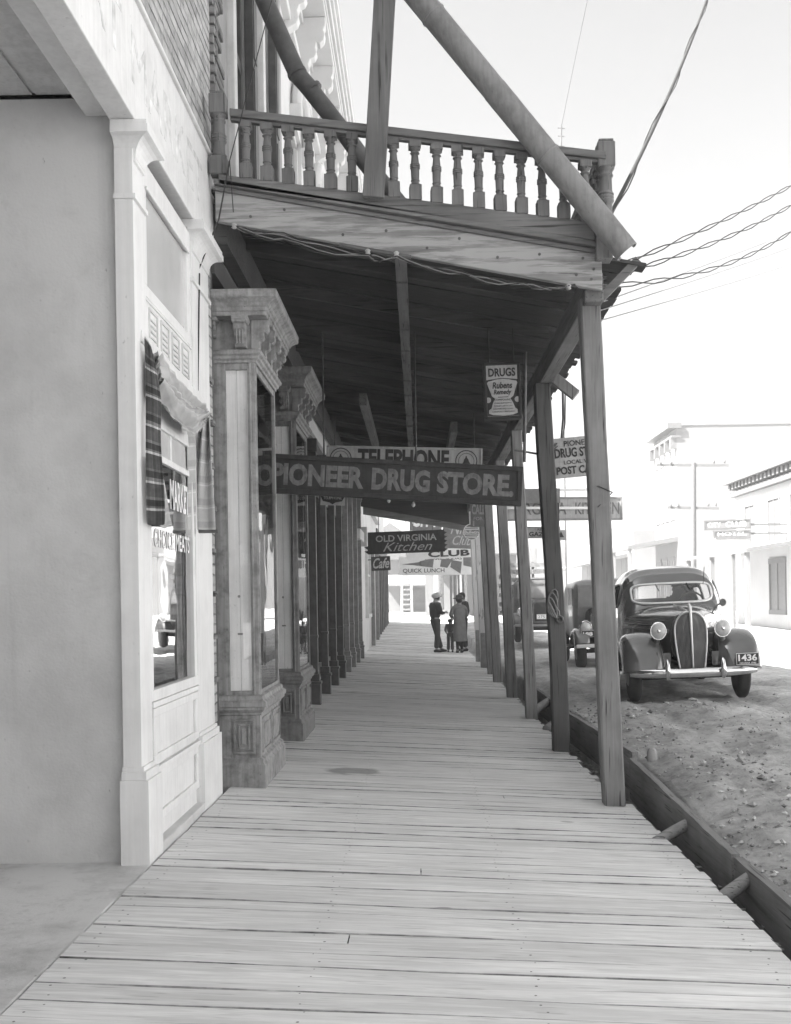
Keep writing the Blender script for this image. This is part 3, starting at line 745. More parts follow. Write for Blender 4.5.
    for yy in (y0+.04, y0+.38, y0+.72, y0+1.05):
        mb = MB(); mb.prism([(xa-.03+a, yy, 3.70+b) for a, b in scroll(.145, dz)], (0, .085, 0)); mb.build('bracket', mw, BW, bevel=.004)
    mb = MB(); mb.prism([(-1.395, ya+.03-a, 3.70+b) for a, b in scroll(.12, dz*.97)], (.09, 0, 0)); mb.mould(-1.405, -1.295, ya-.10, ya+.03, [(.0, 3.655), (.012, 3.675), (.016, 3.68), (.016, 3.699)])
    for q in (-1.372, -1.35, -1.328): mb.tube([(q, ya-.055, 3.50), (q, ya-.07, 3.65)], .008, 6)
    mb.build('side_bracket', mw, BW, bevel=.003)
    mb = MB(); mb.prism([(-1.60, ya+.03-a, 3.70+b) for a, b in scroll(.09, dz*.6)], (.06, 0, 0)); mb.box(-1.62, -1.52, ya-.10, ya+.03, 3.672, 3.698); mb.build('wall_bracket', mw, BW, bevel=.004)
    return BW
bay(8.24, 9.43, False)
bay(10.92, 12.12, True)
# recessed entry between and beside the bays
mb = MB(); mb.box(-2.6, -2.5, 9.4, 10.95, 0, 3.3); mb.box(-2.5, -1.62, 9.45, 9.5, 0, 3.3); mb.box(-1.66, -1.55, 9.45, 10.9, 3.35, 4.1)
mb.build('entry_surround', M_bay2, B2)
mb = MB(); mb.box(-2.5, -2.46, 9.75, 10.6, .08, 2.4); d = mb.build('door', M_iron, B2, bevel=.01)
mb = MB(); mb.box(-2.46, -2.45, 9.88, 10.47, 1.1, 2.25); mb.build('door_pane', M_carglass, d)

# ---------------------------------------------------------------- neighbours further along the row
def iron_column(y, parent, mat, x=-1.46, ztop=3.75, s=1.0):
    mb = MB(); b = .085*s
    mb.box(x-b, x+b, y-b, y+b, 0, .36); mb.box(x-b-.012, x+b+.012, y-b-.012, y+b+.012, .36, .40); mb.box(x-b*.85, x+b*.85, y-b*.85, y+b*.85, .40, .50)
    mb.box(x-b*.6, x+b*.6, y-b*.6, y+b*.6, .50, ztop-.25); mb.box(x-b*.68, x+b*.68, y-b*.68, y+b*.68, 1.0, 1.04)
    mb.box(x-b*.8, x+b*.8, y-b*.8, y+b*.8, ztop-.25, ztop-.18); mb.box(x-b, x+b, y-b, y+b, ztop-.18, ztop)
    return mb.build('column', mat, parent, bevel=.006)
B3 = thing('corniced_building', 'pale two storey building with a big bracketed cornice above the balcony', 'building', (-1.6, 16, 0))
mb = MB(); wall_with_holes(mb, -1.8, -1.53, 12.46, 21.0, 4.0, 9.3, [(13.6, 14.7, 5.2, 7.8), (16.2, 17.3, 5.2, 7.8), (18.8, 19.9, 5.2, 7.8)])
mb.build('upper_wall', M_pale, B3)
for (a, b) in ((13.6, 14.7), (16.2, 17.3), (18.8, 19.9)):
    mb = MB(); mb.box(-1.64, -1.58, a, a+.08, 5.2, 7.8); mb.box(-1.64, -1.58, b-.08, b, 5.2, 7.8); mb.box(-1.64, -1.58, a, b, 6.45, 6.53); mb.box(-1.64, -1.58, a, b, 7.72, 7.8); mb.box(-1.64, -1.58, a, b, 5.2, 5.3)
    w = mb.build('upper_window', M_white2, B3)
    mb = MB(); mb.box(-1.625, -1.618, a+.05, b-.05, 5.25, 7.75); mb.build('pane', M_carglass, w)
    mb = MB(); c = (a+b)/2; rr_ = (b-a)/2+.1
    pts = [(-1.45, c+rr_*math.cos(t*math.pi/10), 7.75+rr_*.8*math.sin(t*math.pi/10)) for t in range(11)]
    mb.tube(pts, .075, 8); mb.box(-1.55, -1.38, a-.2, a-.02, 7.55, 7.78); mb.box(-1.55, -1.38, b+.02, b+.2, 7.55, 7.78)
    mb.build('window_hood', M_pale, w, bevel=.01)
    mb = MB(); mb.box(-1.55, -1.38, a-.15, b+.15, 5.08, 5.19); mb.build('window_sill', M_pale, w, bevel=.01)
mb = MB()
for (z, x) in ((9.3, -1.12), (9.36, -1.10), (9.44, -1.06), (9.54, -1.02), (9.62, -.98)): mb.box(-1.9, x, 12.47, 21.1, z, z+(.0599 if z < 9.4 else .0999))
mb.box(-1.55, -1.44, 12.47, 21.0, 8.55, 8.65); mb.box(-1.56, -1.42, 12.47, 21.0, 9.2, 9.3)
mb.build('cornice', M_pale, B3, bevel=.01)
for k in range(7):
    yy = 12.9+1.3*k; mb = MB(); mb.prism([(-1.53+a, yy, 9.3+b) for a, b in scroll(.40, .85)], (0, .16, 0)); mb.build('bracket', M_pale, B3, bevel=.012)
mb = MB(); mb.box(-10, -1.82, 12.5, 21, 4.0, 9.6); mb.box(-10, -2.2, 12.5, 21, 0, 4.0); mb.build('inner_wall', M_intm, B3)
# ground floor: dark glazed doors behind slim iron columns
mb = MB(); mb.box(-2.0, -1.58, 12.2, 21, 3.15, 4.2); mb.box(-1.72, -1.62, 12.25, 21, 0, .5)
y = 12.4
while y < 20.9: mb.box(-1.70, -1.62, y, y+.10, .5, 3.15); y += .87
SF = mb.build('shop_front', M_iron, B3, bevel=.005)
mb = MB(); mb.box(-1.67, -1.66, 12.3, 20.95, .5, 3.15); mb.build('shop_glass', glass('dark shop glass', .5, .0), SF)
for y in (13.15, 14.75, 16.4, 18.05, 19.75): iron_column(y, B3, M_iron)
for y in (12.75, 15.55, 17.2): iron_column(y, B3, M_ironlt, x=-1.52, s=.62)
B4 = thing('columned_storefront', 'storefront with pale slim columns just inside the far end of the porch', 'building', (-1.6, 24, 0))
mb = MB(); mb.box(-10, -1.75, 21.02, 27.6, 0, 6.8); mb.box(-1.75, -1.5, 21.02, 27.6, 4.35, 6.8); mb.build('wall', M_pale, B4)
mb = MB(); mb.box(-1.75, -1.55, 21.1, 27.5, 0, .5); mb.box(-1.75, -1.56, 21.05, 27.5, 3.3, 4.34)
for k in range(9): mb.box(-1.73, -1.6, 21.1+.8*k-.04, 21.1+.8*k+.04, .5, 3.3)
mb.build('shop_front', M_iron, B4)
for y in (21.4, 23.0, 24.7, 26.4): iron_column(y, B4, M_ironlt, ztop=4.2)
mb = MB(); mb.box(-1.56, -1.38, 25.7, 27.5, 3.0, 3.25); mb.box(-1.6, -1.30, 27.3, 27.6, 2.9, 3.4); mb.build('stone_cap', M_white2, B4, bevel=.02)
B5 = thing('stuccoed_building', 'stuccoed one storey building, its wall raised for shade, with a tall window left of the waiting people', 'building', (-1.6, 33, 0))
mb = MB(); wall_with_holes(mb, -1.8, -1.5, 27.7, 38, 0, 8.2, [(29.9, 31.6, 1.15, 3.2), (35, 36, .2, 3.0)]); mb.box(-9, -1.8, 27.7, 38, 0, 8.2); mb.box(-1.5, -1.36, 27.7, 38, 4.2, 4.35); mb.build('wall', M_cream, B5)  # wall raised out of sight to keep sun off the far signs
mb = MB(); mb.box(-1.52, -1.42, 29.8, 29.95, 1.1, 3.3); mb.box(-1.52, -1.42, 31.55, 31.7, 1.1, 3.3); mb.box(-1.52, -1.40, 29.7, 31.8, 1.02, 1.12); mb.box(-1.52, -1.44, 30.7, 30.78, 1.1, 3.3); mb.box(-1.52, -1.44, 29.9, 31.6, 2.2, 2.26)
w = mb.build('window', M_white2, B5); mb = MB(); mb.box(-1.60, -1.59, 29.9, 31.6, 1.1, 3.2); mb.build('pane', M_carglass, w)
mb = MB(); mb.box(-1.6, -1.55, 35, 36, .1, 3); mb.build('door', M_iron, B5)
for (y0, y1) in ((33.2, 33.35), (36.6, 36.8)):
    mb = MB(); mb.box(-1.49, -1.38, y0, y1, .1, 3.6); mb.build('pilaster', M_ironlt, B5)
B6 = thing('corner_storefront', 'dark fronted store at the far end of the left hand row', 'building', (-1.6, 45, .2))
mb = MB(); mb.box(-9, -1.6, 38.05, 50, 0, 7.4); mb.build('wall', M_cream, B6)  # wall height also raised to block sun from the far signs
mb = MB(); mb.box(-1.6, -1.45, 38.2, 49.9, 3.2, 4.1); 
for k in range(7): mb.box(-1.6, -1.42, 38.3+1.9*k, 38.55+1.9*k, .1, 3.2)
mb.build('shop_front', M_iron, B6, bevel=.01)

# ---------------------------------------------------------------- the porch with its balcony rail
def rz(x): return 4.33-.198*(x+1.45)           # underside of the fascia
PO = thing('wooden_porch', 'weathered wooden porch over the boardwalk with a balustrade on its roof', 'porch', (1.4, 8.0, 0))
def slab(mb, x0, x1, y0, y1, zt0, zt1, zb0, zb1):
    mb.hexa([(x0,y0,zb0),(x1,y0,zb1),(x1,y1,zb1),(x0,y1,zb0),(x0,y0,zt0),(x1,y0,zt1),(x1,y1,zt1),(x0,y1,zt0)])
mb = MB(); slab(mb, -1.46, 1.39, 7.87, 7.925, 4.575, 4.045, 4.325, 3.768); mb.build('fascia_board', M_fascia, PO, bevel=.006)
for x, f in ((-1.2, .3), (-.95, .7), (-.52, .25), (-.2, .6), (.1, .3), (.34, .75), (.62, .4), (.93, .7), (1.2, .3), (1.33, .55), (1.31, .25), (1.25, .8)):
    mb = MB(); z = rz(x)-.0+(.25+.01*x)*f; mb.lathe((x, 7.87, z), [(.011, -.006), (.011, 0)], 8, 'y'); mb.build('bolt', M_pipe, PO)
mb = MB(); slab(mb, -1.46, 1.45, 7.80, 7.93, 4.615, 4.09, 4.578, 4.052); slab(mb, -1.46, 1.42, 7.84, 7.93, 4.575, 4.05, 4.545, 4.02)
mb.build('drip_moulding', M_rail, PO, bevel=.004)
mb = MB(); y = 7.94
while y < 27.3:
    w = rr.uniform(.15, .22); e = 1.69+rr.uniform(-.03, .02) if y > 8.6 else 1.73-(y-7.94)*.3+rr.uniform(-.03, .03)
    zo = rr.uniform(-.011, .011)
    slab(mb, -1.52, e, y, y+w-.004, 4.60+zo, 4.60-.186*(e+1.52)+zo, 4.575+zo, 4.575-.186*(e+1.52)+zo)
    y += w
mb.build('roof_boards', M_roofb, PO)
def oz(x): return 4.575-.186*(x+1.52)        # underside of the roof boards
# beams along the street
mb = MB(); xb = -.10; n = 24
for i in range(n):
    y0 = 7.93+i*.8; y1 = y0+.8; d0 = .20+.02*math.sin(i*2.1); slab(mb, xb-.045, xb+.045, y0, y1-.002 if i % 3 == 2 else y1, oz(xb-.045), oz(xb+.045), oz(xb)-d0, oz(xb)-d0)
mb.build('middle_beam', M_beamy, PO)
mb = MB(); mb.hexa([(1.27,7.93,3.70),(1.41,7.93,3.70),(1.41,27.3,3.72),(1.27,27.3,3.72),(1.27,7.93,3.92),(1.41,7.93,3.92),(1.41,27.3,3.94),(1.27,27.3,3.94)])
mb.build('outer_beam', M_beamlt, PO, bevel=.01)
mb = MB(); mb.box(-1.5, -1.40, 8.0, 27.3, 4.2, 4.5); mb.build('wall_ledger', M_joist, PO)
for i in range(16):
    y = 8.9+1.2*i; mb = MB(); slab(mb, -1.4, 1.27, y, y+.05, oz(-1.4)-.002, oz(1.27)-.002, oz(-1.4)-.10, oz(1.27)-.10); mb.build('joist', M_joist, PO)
for (x, y0, y1) in ((-.72, 14.5, 19), (.55, 15.5, 19.5)):
    mb = MB(); slab(mb, x-.05, x+.05, y0, y1, oz(x)-.1, oz(x)-.1, oz(x)-.26, oz(x)-.26); mb.build('spare_beam', M_beamy, PO)
mb = MB(); slab(mb, -1.45, 1.45, 27.25, 27.32, 4.58, 4.0, 3.92, 3.36); mb.build('end_board', M_roofb, PO)
mb = MB(); slab(mb, -1.40, 1.42, 27.33, 27.36, 3.98, 3.44, 3.72, 3.22); mb.build('lower_end_board', M_beamx, PO)
# posts, each leaning back towards the building
def post(y, xb, lean, w, mat, zt=3.70, jig=0, label=None):
    mb = MB(); n = 10; rw = random.Random(int(y*10)); vs = []; fs = []
    zb = walk_z(xb, y)-.0
    for i in range(n+1):
        t = i/n; x = xb-lean*t+jig*math.sin(t*5)*.02; z = zb+(zt-zb)*t
        h = w/2*(1-.06*t)+rw.uniform(-.002, .002)
        c = .012
        for (a, b) in ((-h+c,-h),(h-c,-h),(h,-h+c),(h,h-c),(h-c,h),(-h+c,h),(-h,h-c),(-h,-h+c)): vs.append((x+a+rw.uniform(-.002,.002), y+b, z))
    for i in range(n):
        for k in range(8): fs.append((8*i+k, 8*i+(k+1) % 8, 8*i+8+(k+1) % 8, 8*i+8+k))
    fs += [tuple(range(7, -1, -1)), tuple(range(8*n, 8*n+8))]
    mb.add(vs, fs); o = mb.build('post', mat, PO)
    if label: o['label'] = label
    return o
post(8.12, 1.46, .13, .158, M_post, 3.76, 0, 'nearest corner post under the end of the fascia')
post(10.98, 1.44, .125, .172, wood('darker weathered post', .095, 'z', .9, .7), 3.70, .8, 'darker second post with a rope loop on it')
post(14.0, 1.455, .14, .15, M_post, 3.70, .3)
post(17.0, 1.46, .14, .165, M_post, 3.7)
post(20.2, 1.47, .15, .17, M_post, 3.7)
post(22.4, 1.48, .15, .13, M_post, 3.7)
post(24.6, 1.49, .13, .16, M_postw, 3.71, 0, 'post painted white above and dark below')
post(26.9, 1.50, .13, .16, M_postw, 3.71, 0, 'far post painted white above and dark below')
for (y, xb) in ((24.6, 1.49), (26.9, 1.50)):
    mb = MB(); mb.box(xb-.09, xb+.085, y-.09, y+.09, -.08, .72); mb.build('painted_foot', M_ironlt, PO)
mb = MB(); mb.beam((1.355, 10.9, 3.80), (1.635, 10.86, 3.56), .10, .11); mb.build('brace_stub', M_post, PO, bevel=.005)
mb = MB(); mb.beam((1.40, 8.0, 3.74), (1.68, 7.98, 4.02), .05, .06); mb.build('eave_prop', M_rail, PO)
# balustrade
def brz(x): return 4.612-.150*(x+1.41)       # middle of the bottom rail
def trz(x): return 5.09-.131*(x+1.33)       # middle of the top rail
mb = MB(); slab(mb, -1.42, 1.33, 7.80, 7.87, brz(-1.42)+.03, brz(1.33)+.045, brz(-1.42)-.045, brz(1.33)-.085)
mb.build('bottom_rail', M_rail, PO, bevel=.005)
mb = MB(); slab(mb, -1.33, 1.42, 7.785, 7.885, trz(-1.33)+.03, trz(1.42)+.03, trz(-1.33)-.025, trz(1.42)-.025); slab(mb, -1.33, 1.42, 7.81, 7.86, trz(-1.33)-.025, trz(1.42)-.025, trz(-1.33)-.05, trz(1.42)-.05)
mb.build('top_rail', M_rail, PO, bevel=.006)
mb = MB(); mb.hexa([(1.37,7.9,4.73),(1.46,7.9,4.73),(1.46,11.2,4.73),(1.37,11.2,4.73),(1.37,7.9,4.79),(1.46,7.9,4.79),(1.46,11.2,4.79),(1.37,11.2,4.79)]); mb.box(1.385, 1.445, 7.9, 11.2, 4.20, 4.32); mb.build('side_rail', M_rail, PO)
def baluster_mesh():
    mb = MB(); q = .036
    mb.box(-q, q, -q, q, 0, .13); mb.box(-q, q, -q, q, .445, .50)
    prof = [(.030, .13), (.036, .137), (.024, .15), (.022, .165), (.029, .172), (.024, .18), (.026, .26), (.0255, .272), (.033, .278), (.0255, .286), (.033, .294), (.0255, .302), (.032, .309), (.025, .318), (.021, .38), (.021, .395), (.031, .403), (.023, .412), (.024, .425), (.035, .438), (.033, .446)]
    mb.lathe((0, 0, 0), prof, 12); return mb
first = None
xs_b = [-1.378+.1555*k for k in range(1, 18)]
for x in xs_b:
    zb = brz(x)+.034+.006*x; h = trz(x)-.045-zb
    if first is None:
        first = baluster_mesh().build('baluster', M_balu, None, bevel=.003); first.parent = PO
        o = first
    else:
        o = first.copy(); COL.objects.link(o); o.parent = PO
    o.location = V((x, 7.835, zb))-PO.location; o.scale = (1.22, 1.22, h/.5); o.rotation_euler = (0, rr.uniform(-.012, .012), rr.uniform(-.1, .1))
for k in range(20):
    o = first.copy(); COL.objects.link(o); o.parent = PO; o.location = V((1.415, 8.08+.156*k, 4.32))-PO.location; o.scale = (1, 1, .41/.5)
def newel(x, y, z0, z1, s, name='newel_post'):
    mb = MB(); h = z1-z0; q = .062*s
    mb.box(x-q, x+q, y-q, y+q, z0, z0+.22*h)
    prof = [(.055, .22), (.062, .24), (.046, .27), (.045, .38), (.05, .40), (.062, .42), (.048, .435), (.062, .45), (.048, .465), (.062, .48), (.047, .50), (.044, .64), (.058, .66), (.045, .68), (.05, .70), (.064, .73)]
    mb.lathe((x, y, z0), [(r*s, t*h) for r, t in prof], 14)
    mb.box(x-q, x+q, y-q, y+q, z0+.73*h, z0+.97*h); mb.box(x-q*.85, x+q*.85, y-q*.85, y+q*.85, z0+.97*h, z0+h)
    return mb.build(name, M_balu, PO, bevel=.012)
newel(1.425, 7.86, 4.10, 4.865, 1.05); newel(1.415, 11.2, 4.15, 4.86, 1.0); newel(-1.42, 7.84, 4.64, 5.25, 1.0)
mb = MB(); mb.box(1.34, 1.46, 7.79, 7.93, 3.98, 4.22); mb.build('corner_block', M_post, PO, bevel=.006)
# things that hang from or rest against the porch
mb = MB(); mb.beam((-.285, 7.72, 4.42), (.04, 7.72, 8.9), .155, .06, (0,1,0))
tag(mb.build('leaning_timber', M_railz, None, bevel=.006), 'upright grey timber fixed to the balcony rail and running out of the top', 'timber')
def trough():
    mb = MB(); a = V((1.535, 7.66, 3.98)); b = V((-1.35, 7.66, 7.62)); d = (b-a).normalized(); s = V((0,1,0)); u = d.cross(s).normalized()
    if u.x > 0: pass
    r = .086; n = 18; vs = []; fs = []
    prof = []
    for i in range(n+1):
        t = math.pi*(-.62+1.5*i/n); prof.append((math.cos(t)*r, math.sin(t)*r))
    prof.append((prof[-1][0]+.012, prof[-1][1]+.02))
    m = len(prof)
    for st in (0, .5, .501, 1.9, 1.901, 3.8, 1):
        pass
    stations = [0, .03, .55, .56, 1.5, 1.51, 3.0, 3.01, (b-a).length]
    for k, st in enumerate(stations):
        f = 1.0+(.03 if k in (2, 4, 6) else 0)
        for (p, q) in prof: vs.append(a+d*st-s*p*f+u*q*f)
    for k in range(len(stations)-1):
        for i in range(m-1): fs.append((k*m+i, k*m+i+1, (k+1)*m+i+1, (k+1)*m+i))
    mb.add(vs, fs, True)
    for lip in (0, m-1):
        pl = [vs[k*m+lip] for k in (0, 2, 4, 6, 8)]; mb.tube(pl, .011, 6)
    for st in (.9, 2.2):
        ring = [a+d*st-s*p*1.02+u*q*1.02 for (p, q) in prof]; mb.tube(ring, .008, 5)
    o = mb.build('rain_trough', M_tin, None, solid=.006)
    return tag(o, 'long sheet metal rain trough slanting down across the balcony corner', 'gutter')
trough()
mb = MB(); mb.tube([(-1.62, 9.3, 7.6), (-1.09, 9.3, 6.34), (-.985, 9.3, 6.10), (-.90, 9.3, 6.0), (-.62, 9.3, 5.63), (-.41, 9.3, 5.33), (-.10, 9.3, 4.94), (.18, 9.3, 4.6)], [.08, .08, .08, .078, .075, .075, .075, .075], 14)
mb.tube([(-1.0, 9.3, 6.13), (-.985, 9.3, 6.10)], .087, 14); mb.tube([(-.87, 9.3, 5.99), (-.85, 9.3, 5.96)], .085, 14)
tag(mb.build('drain_pipe', M_pipe, None), 'dark bent drain pipe behind the balusters', 'pipe')
# wire bundle along the fascia and out over the street
def sag(p, q, s, n=14):
    p = V(p); q = V(q); return [p+(q-p)*(i/n)-V((0,0,s*4*(i/n)*(1-i/n))) for i in range(n+1)]
WB = thing('wire_bundle', 'loose bundle of wires strung along under the fascia board', 'wires', (0, 7.82, 4))
for k in range(5):
    a = [V((-1.31, 7.80, 4.26)), V((-.95, 7.80, 4.20-.012*k)), V((-.33, 7.79, 4.04-.008*k)), V((-.12, 7.79, 4.015)), V((.35, 7.79, 3.90-.006*k)), V((.8, 7.79, 3.80)), V((1.12, 7.79, 3.765+.004*k))]
    pts = []
    for p, q in zip(a, a[1:]): pts += sag(p, q, .012+.006*k, 5)[:-1]
    pts = [p+V((0, .008*math.sin(i*1.3+k*2), .010*math.sin(i*1.7+k*1.3))) for i, p in enumerate(pts)]+[a[-1]]
    MB().tube(pts, .0045, 5).build('wire', M_wirelt if k % 2 else M_wire, WB)
for k, (x, z) in enumerate(((-1.31, 4.26), (-.335, 4.055), (-.125, 4.035), (1.13, 3.775))):
    MB().lathe((x, 7.80, z-.02), [(.012, 0), (.022, .008), (.014, .018), (.022, .03), (.012, .04)], 10).build('insulator', M_signlt, WB)
mb = MB(); mb.tube([(-.02, 7.86, 4.03), (-.55, 7.86, 4.13)], .018, 8); mb.build('conduit', M_pipe, WB)
far = [(18, 22, 14.5), (18, 23, 13.2), (18, 21, 12.2)]
for k, (q, s, lb) in enumerate((((6.58, 16.00, 8.16), .10, 'upper twisted service wire leaving the porch corner for the sky on the right'),
                            ((6.58, 16.00, 7.96), .22, 'middle twisted service wire leaving the porch corner'),
                            ((6.57, 16.00, 7.74), .42, 'lowest sagging twisted service wire leaving the porch corner'))):
    mb = MB(); base = sag((1.13, 7.8, 3.78), q, s, 40)
    for j in range(2):
        mb.tube([p+V((0, .02*math.cos(i*1.1+j*3.14), .02*math.sin(i*1.1+j*3.14))) for i, p in enumerate(base)], .006, 5)
    tag(mb.build('service_wire', M_wire, None), lb, 'wire', 'wires running off the porch corner')
for k, (p, q, lb) in enumerate((((1.45, 8.6, 3.86), (10.67, 26.00, 10.93), 'thin straight wire, upper of the three below the twisted ones'), ((1.45, 8.6, 3.80), (10.66, 26.00, 10.51), 'thin straight wire, middle of the three below the twisted ones'), ((1.45, 8.6, 3.72), (10.66, 26.00, 10.05), 'thin straight wire, lowest of the three below the twisted ones'))):
    mb = MB(); mb.tube(sag(p, q, .05, 10), .005, 5); tag(mb.build('street_wire', M_wirelt, None), lb, 'wire', 'thin wires crossing the street')
mb = MB(); pts = sag((1.47, 8.2, 4.35), (6.2, 20, 14.6), .35, 30); mb.tube(pts, .018, 7); mb.tube([p+V((.03*math.sin(i*.9), 0, .03*math.cos(i*.9))) for i, p in enumerate(pts)], .006, 5)
tag(mb.build('heavy_cable', M_wire, None), 'thick dark cable rising steeply from behind the corner newel to the top right', 'cable')
mb = MB(); mb.tube([(-1.33, 7.76, 4.72), (-1.42, 7.78, 4.3), (-1.55, 7.6, 3.85)], .006, 5); mb.tube([(-1.0, 7.76, 5.9), (-1.33, 7.76, 4.72)], .004, 5); mb.tube([(-1.33, 7.76, 4.72), (-1.31, 7.77, 4.35)], .004, 5); mb.tube([(-1.52, 7.55, 3.84), (-1.535, 7.5, 3.0)], .006, 5)
tag(mb.build('corner_wire', M_wire, None), 'thin wire hanging down the brick corner beside the left end of the rail', 'wire')
mb = MB(); mb.tube([(1.60, 11.6, 3.9), (1.60, 11.6, 3.45), (1.55, 11.4, 3.2), (1.40, 11.1, 3.05), (1.30, 11.0, 2.98), (1.0, 10.9, 3.02)], .012, 6); mb.tube([(1.63, 11.6, 3.8), (1.62, 11.6, 3.4), (1.56, 11.4, 3.16), (1.42, 11.1, 3.04)], .008, 6)
tag(mb.build('hanging_conduit', M_pipe, None), 'thin bent conduit dropping from the eave behind the second post', 'conduit')
RL = thing('rope_loop', 'knotted rope and iron ring hanging on the second porch post', 'rope', (1.40, 10.86, 1.35))
mb = MB()
for k in range(4): mb.tube([(1.365+.055*math.cos(t*.52+k)*(1-.1*k), 10.885-.010*k, 1.46+.13*math.sin(t*.52+.5*k)*(.9-.22*k)-.03*k+.05*math.cos(t*.52)) for t in range(13)], .008, 6)
mb.tube([(1.40, 10.87, 1.40), (1.425, 10.868, 1.36), (1.43, 10.868, 1.31)], .011, 6); mb.build('rope', M_wirelt, RL)
mb = MB(); mb.tube([(1.432+.032*math.cos(t*.524), 10.868, 1.28+.032*math.sin(t*.524)) for t in range(12)], .012, 6, closed=True); mb.build('ring', M_pipe, RL)
mb = MB(); mb.tube([(1.36, 8.035, 2.34), (1.47, 8.035, 2.29), (1.49, 8.12, 2.3), (1.36, 8.03, 2.18)], .004, 5); tag(mb.build('tie_wire', M_wire, None), 'thin wire wound round the nearest porch post', 'wire')
for k, (x, y, z, lb) in enumerate(((-.70, 26.0, 3.84, 'left bare bulb hanging at the far end of the porch ceiling'), (-.10, 26.0, 3.73, 'right bare bulb hanging at the far end of the porch ceiling'))):
    LB = thing('light_bulb', lb, 'bulb', (x, y, z), 'bare bulbs at the far end of the porch')
    mb = MB(); mb.lathe((x, y, z), [(.015, .04), (.04, .07), (.045, .10), (.03, .14), (.02, .17)], 10); mb.build('bulb', M_porc, LB)
    mb = MB(); mb.tube([(x, y, z+.17), (x, y, z+.20), (x, y, oz(x))], [.03, .012, .010], 6); mb.build('cord', M_wire, LB)
# ---------------------------------------------------------------- camera constants (also used to measure where things stand)
F, CX, CY, EYE, ROLL = 1065.0, 419.0, 600.0, 1.5, R(.9)
def at(px, py, Y):
    u = (px-CX)/F; v = -(py-CY)/F
    return V(((u*math.cos(ROLL)+v*math.sin(ROLL))*Y, Y, EYE+(-u*math.sin(ROLL)+v*math.cos(ROLL))*Y))

# ---------------------------------------------------------------- signs
def sign(name, label, Y, tl, tr, hpx, board, frame=None, fw=.03, th=.04, lines=(), hang=None, group=None, cat='sign'):
    """flat hanging sign facing down the walk; lines = (text, u0, u1, v0, v1, material, shear, bold) in board fractions"""
    A = at(tl[0], tl[1], Y); B = at(tr[0], tr[1], Y); h = hpx*Y/F
    Rv = (B-A); W = Rv.length; Rv.normalize(); U = V((0,1,0)).cross(Rv)*-1
    if U.z < 0: U = -U
    O = A-U*h
    root = thing(name, label, cat, tuple((A+B)/2-U*h/2), group)
    Yv = V((0, th, 0))
    def rect(mb, u0, u1, v0, v1, d0, d1):
        p = [O+Rv*u+U*v for u, v in ((u0, v0), (u1, v0), (u1, v1), (u0, v1))]
        mb.hexa([p[0]+V((0,d0,0)), p[1]+V((0,d0,0)), p[1]+V((0,d1,0)), p[0]+V((0,d1,0)), p[3]+V((0,d0,0)), p[2]+V((0,d0,0)), p[2]+V((0,d1,0)), p[3]+V((0,d1,0))])
    mb = MB(); rect(mb, 0, W, 0, h, 0, th); mb.build('board', board, root)
    if frame:
        mb = MB(); rect(mb, -fw*.3, W+fw*.3, h-fw, h+fw*.3, -.018, th+.012); rect(mb, -fw*.3, W+fw*.3, -fw*.3, fw, -.018, th+.012); rect(mb, -fw*.3, fw, fw, h-fw, -.018, th+.012); rect(mb, W-fw, W+fw*.3, fw, h-fw, -.018, th+.012)
        mb.build('frame', frame, root, bevel=.004)
    by = {}
    for ln in lines:
        s, u0, u1, v0, v1, m = ln[:6]; sh = ln[6] if len(ln) > 6 else 0; bo = ln[7] if len(ln) > 7 else .01
        mb = by.setdefault(m.name, (MB(), m))[0]
        text_mb(mb, s, O+Rv*u0*W+U*v0*h-V((0,.0015,0)), Rv, U, (u1-u0)*W, (v1-v0)*h, .004, sh, bo)
    for mb, m in by.values(): mb.build('lettering', m, root, fixn=False)
    if hang:
        for u in hang[0]:
            mb = MB(); p = O+Rv*u*W+U*h+V((0, th/2, 0)); mb.tube([p-U*.02, V((p.x, p.y, hang[1]))], .008, 6)
            mb.build('hanger', M_wire, root)
    root['_'] = 0; del root['_']
    def loc(u, v, d=-.004): return O+Rv*u*W+U*v*h+V((0, d, 0))
    return root, loc, W, h, Rv, U
def bell(mb, c, r, y=None):
    p = [(0, .95), (.12, .9), (.16, .6), (.38, .35), (.5, -.1), (.75, -.45), (.75, -.6), (-.75, -.6), (-.75, -.45), (-.5, -.1), (-.38, .35), (-.16, .6), (-.12, .9)]
    mb.prism([c+V((a*r, 0, b*r)) for a, b in p], (0, -.004, 0))
def ringd(mb, c, r, w, n=24):
    vo = [c+V((math.cos(2*math.pi*k/n)*r, 0, math.sin(2*math.pi*k/n)*r)) for k in range(n)]; vi = [c+V((math.cos(2*math.pi*k/n)*(r-w), 0, math.sin(2*math.pi*k/n)*(r-w))) for k in range(n)]
    vs = vo+vi+[p-V((0,.004,0)) for p in vo+vi]; fs = []
    for k in range(n):
        j = (k+1) % n; fs += [(2*n+k, 2*n+j, 3*n+j, 3*n+k), (k, j, 2*n+j, 2*n+k), (n+k, n+j, 3*n+j, 3*n+k)]
    mb.add(vs, fs)
def discd(mb, c, r, d=.004, n=28):
    mb.prism([c+V((math.cos(2*math.pi*k/n)*r, 0, math.sin(2*math.pi*k/n)*r)) for k in range(n)], (0, -d, 0))

# the long drug store sign
s, L, W, h, Rv, U = sign('hanging_sign', 'long dark framed sign reading PIONEER DRUG STORE hung across the walk', 9.9, (258, 454), (522, 468), 37, M_signdk, M_signdk, .035, .05,
     [('PIONEER', .057, .405, .20, .80, M_letgr, 0, .045), ('DRUG', .435, .655, .20, .80, M_letgr, 0, .045), ('STORE.', .682, .973, .20, .80, M_letgr, 0, .045)], hang=((.25, .60), 4.0))
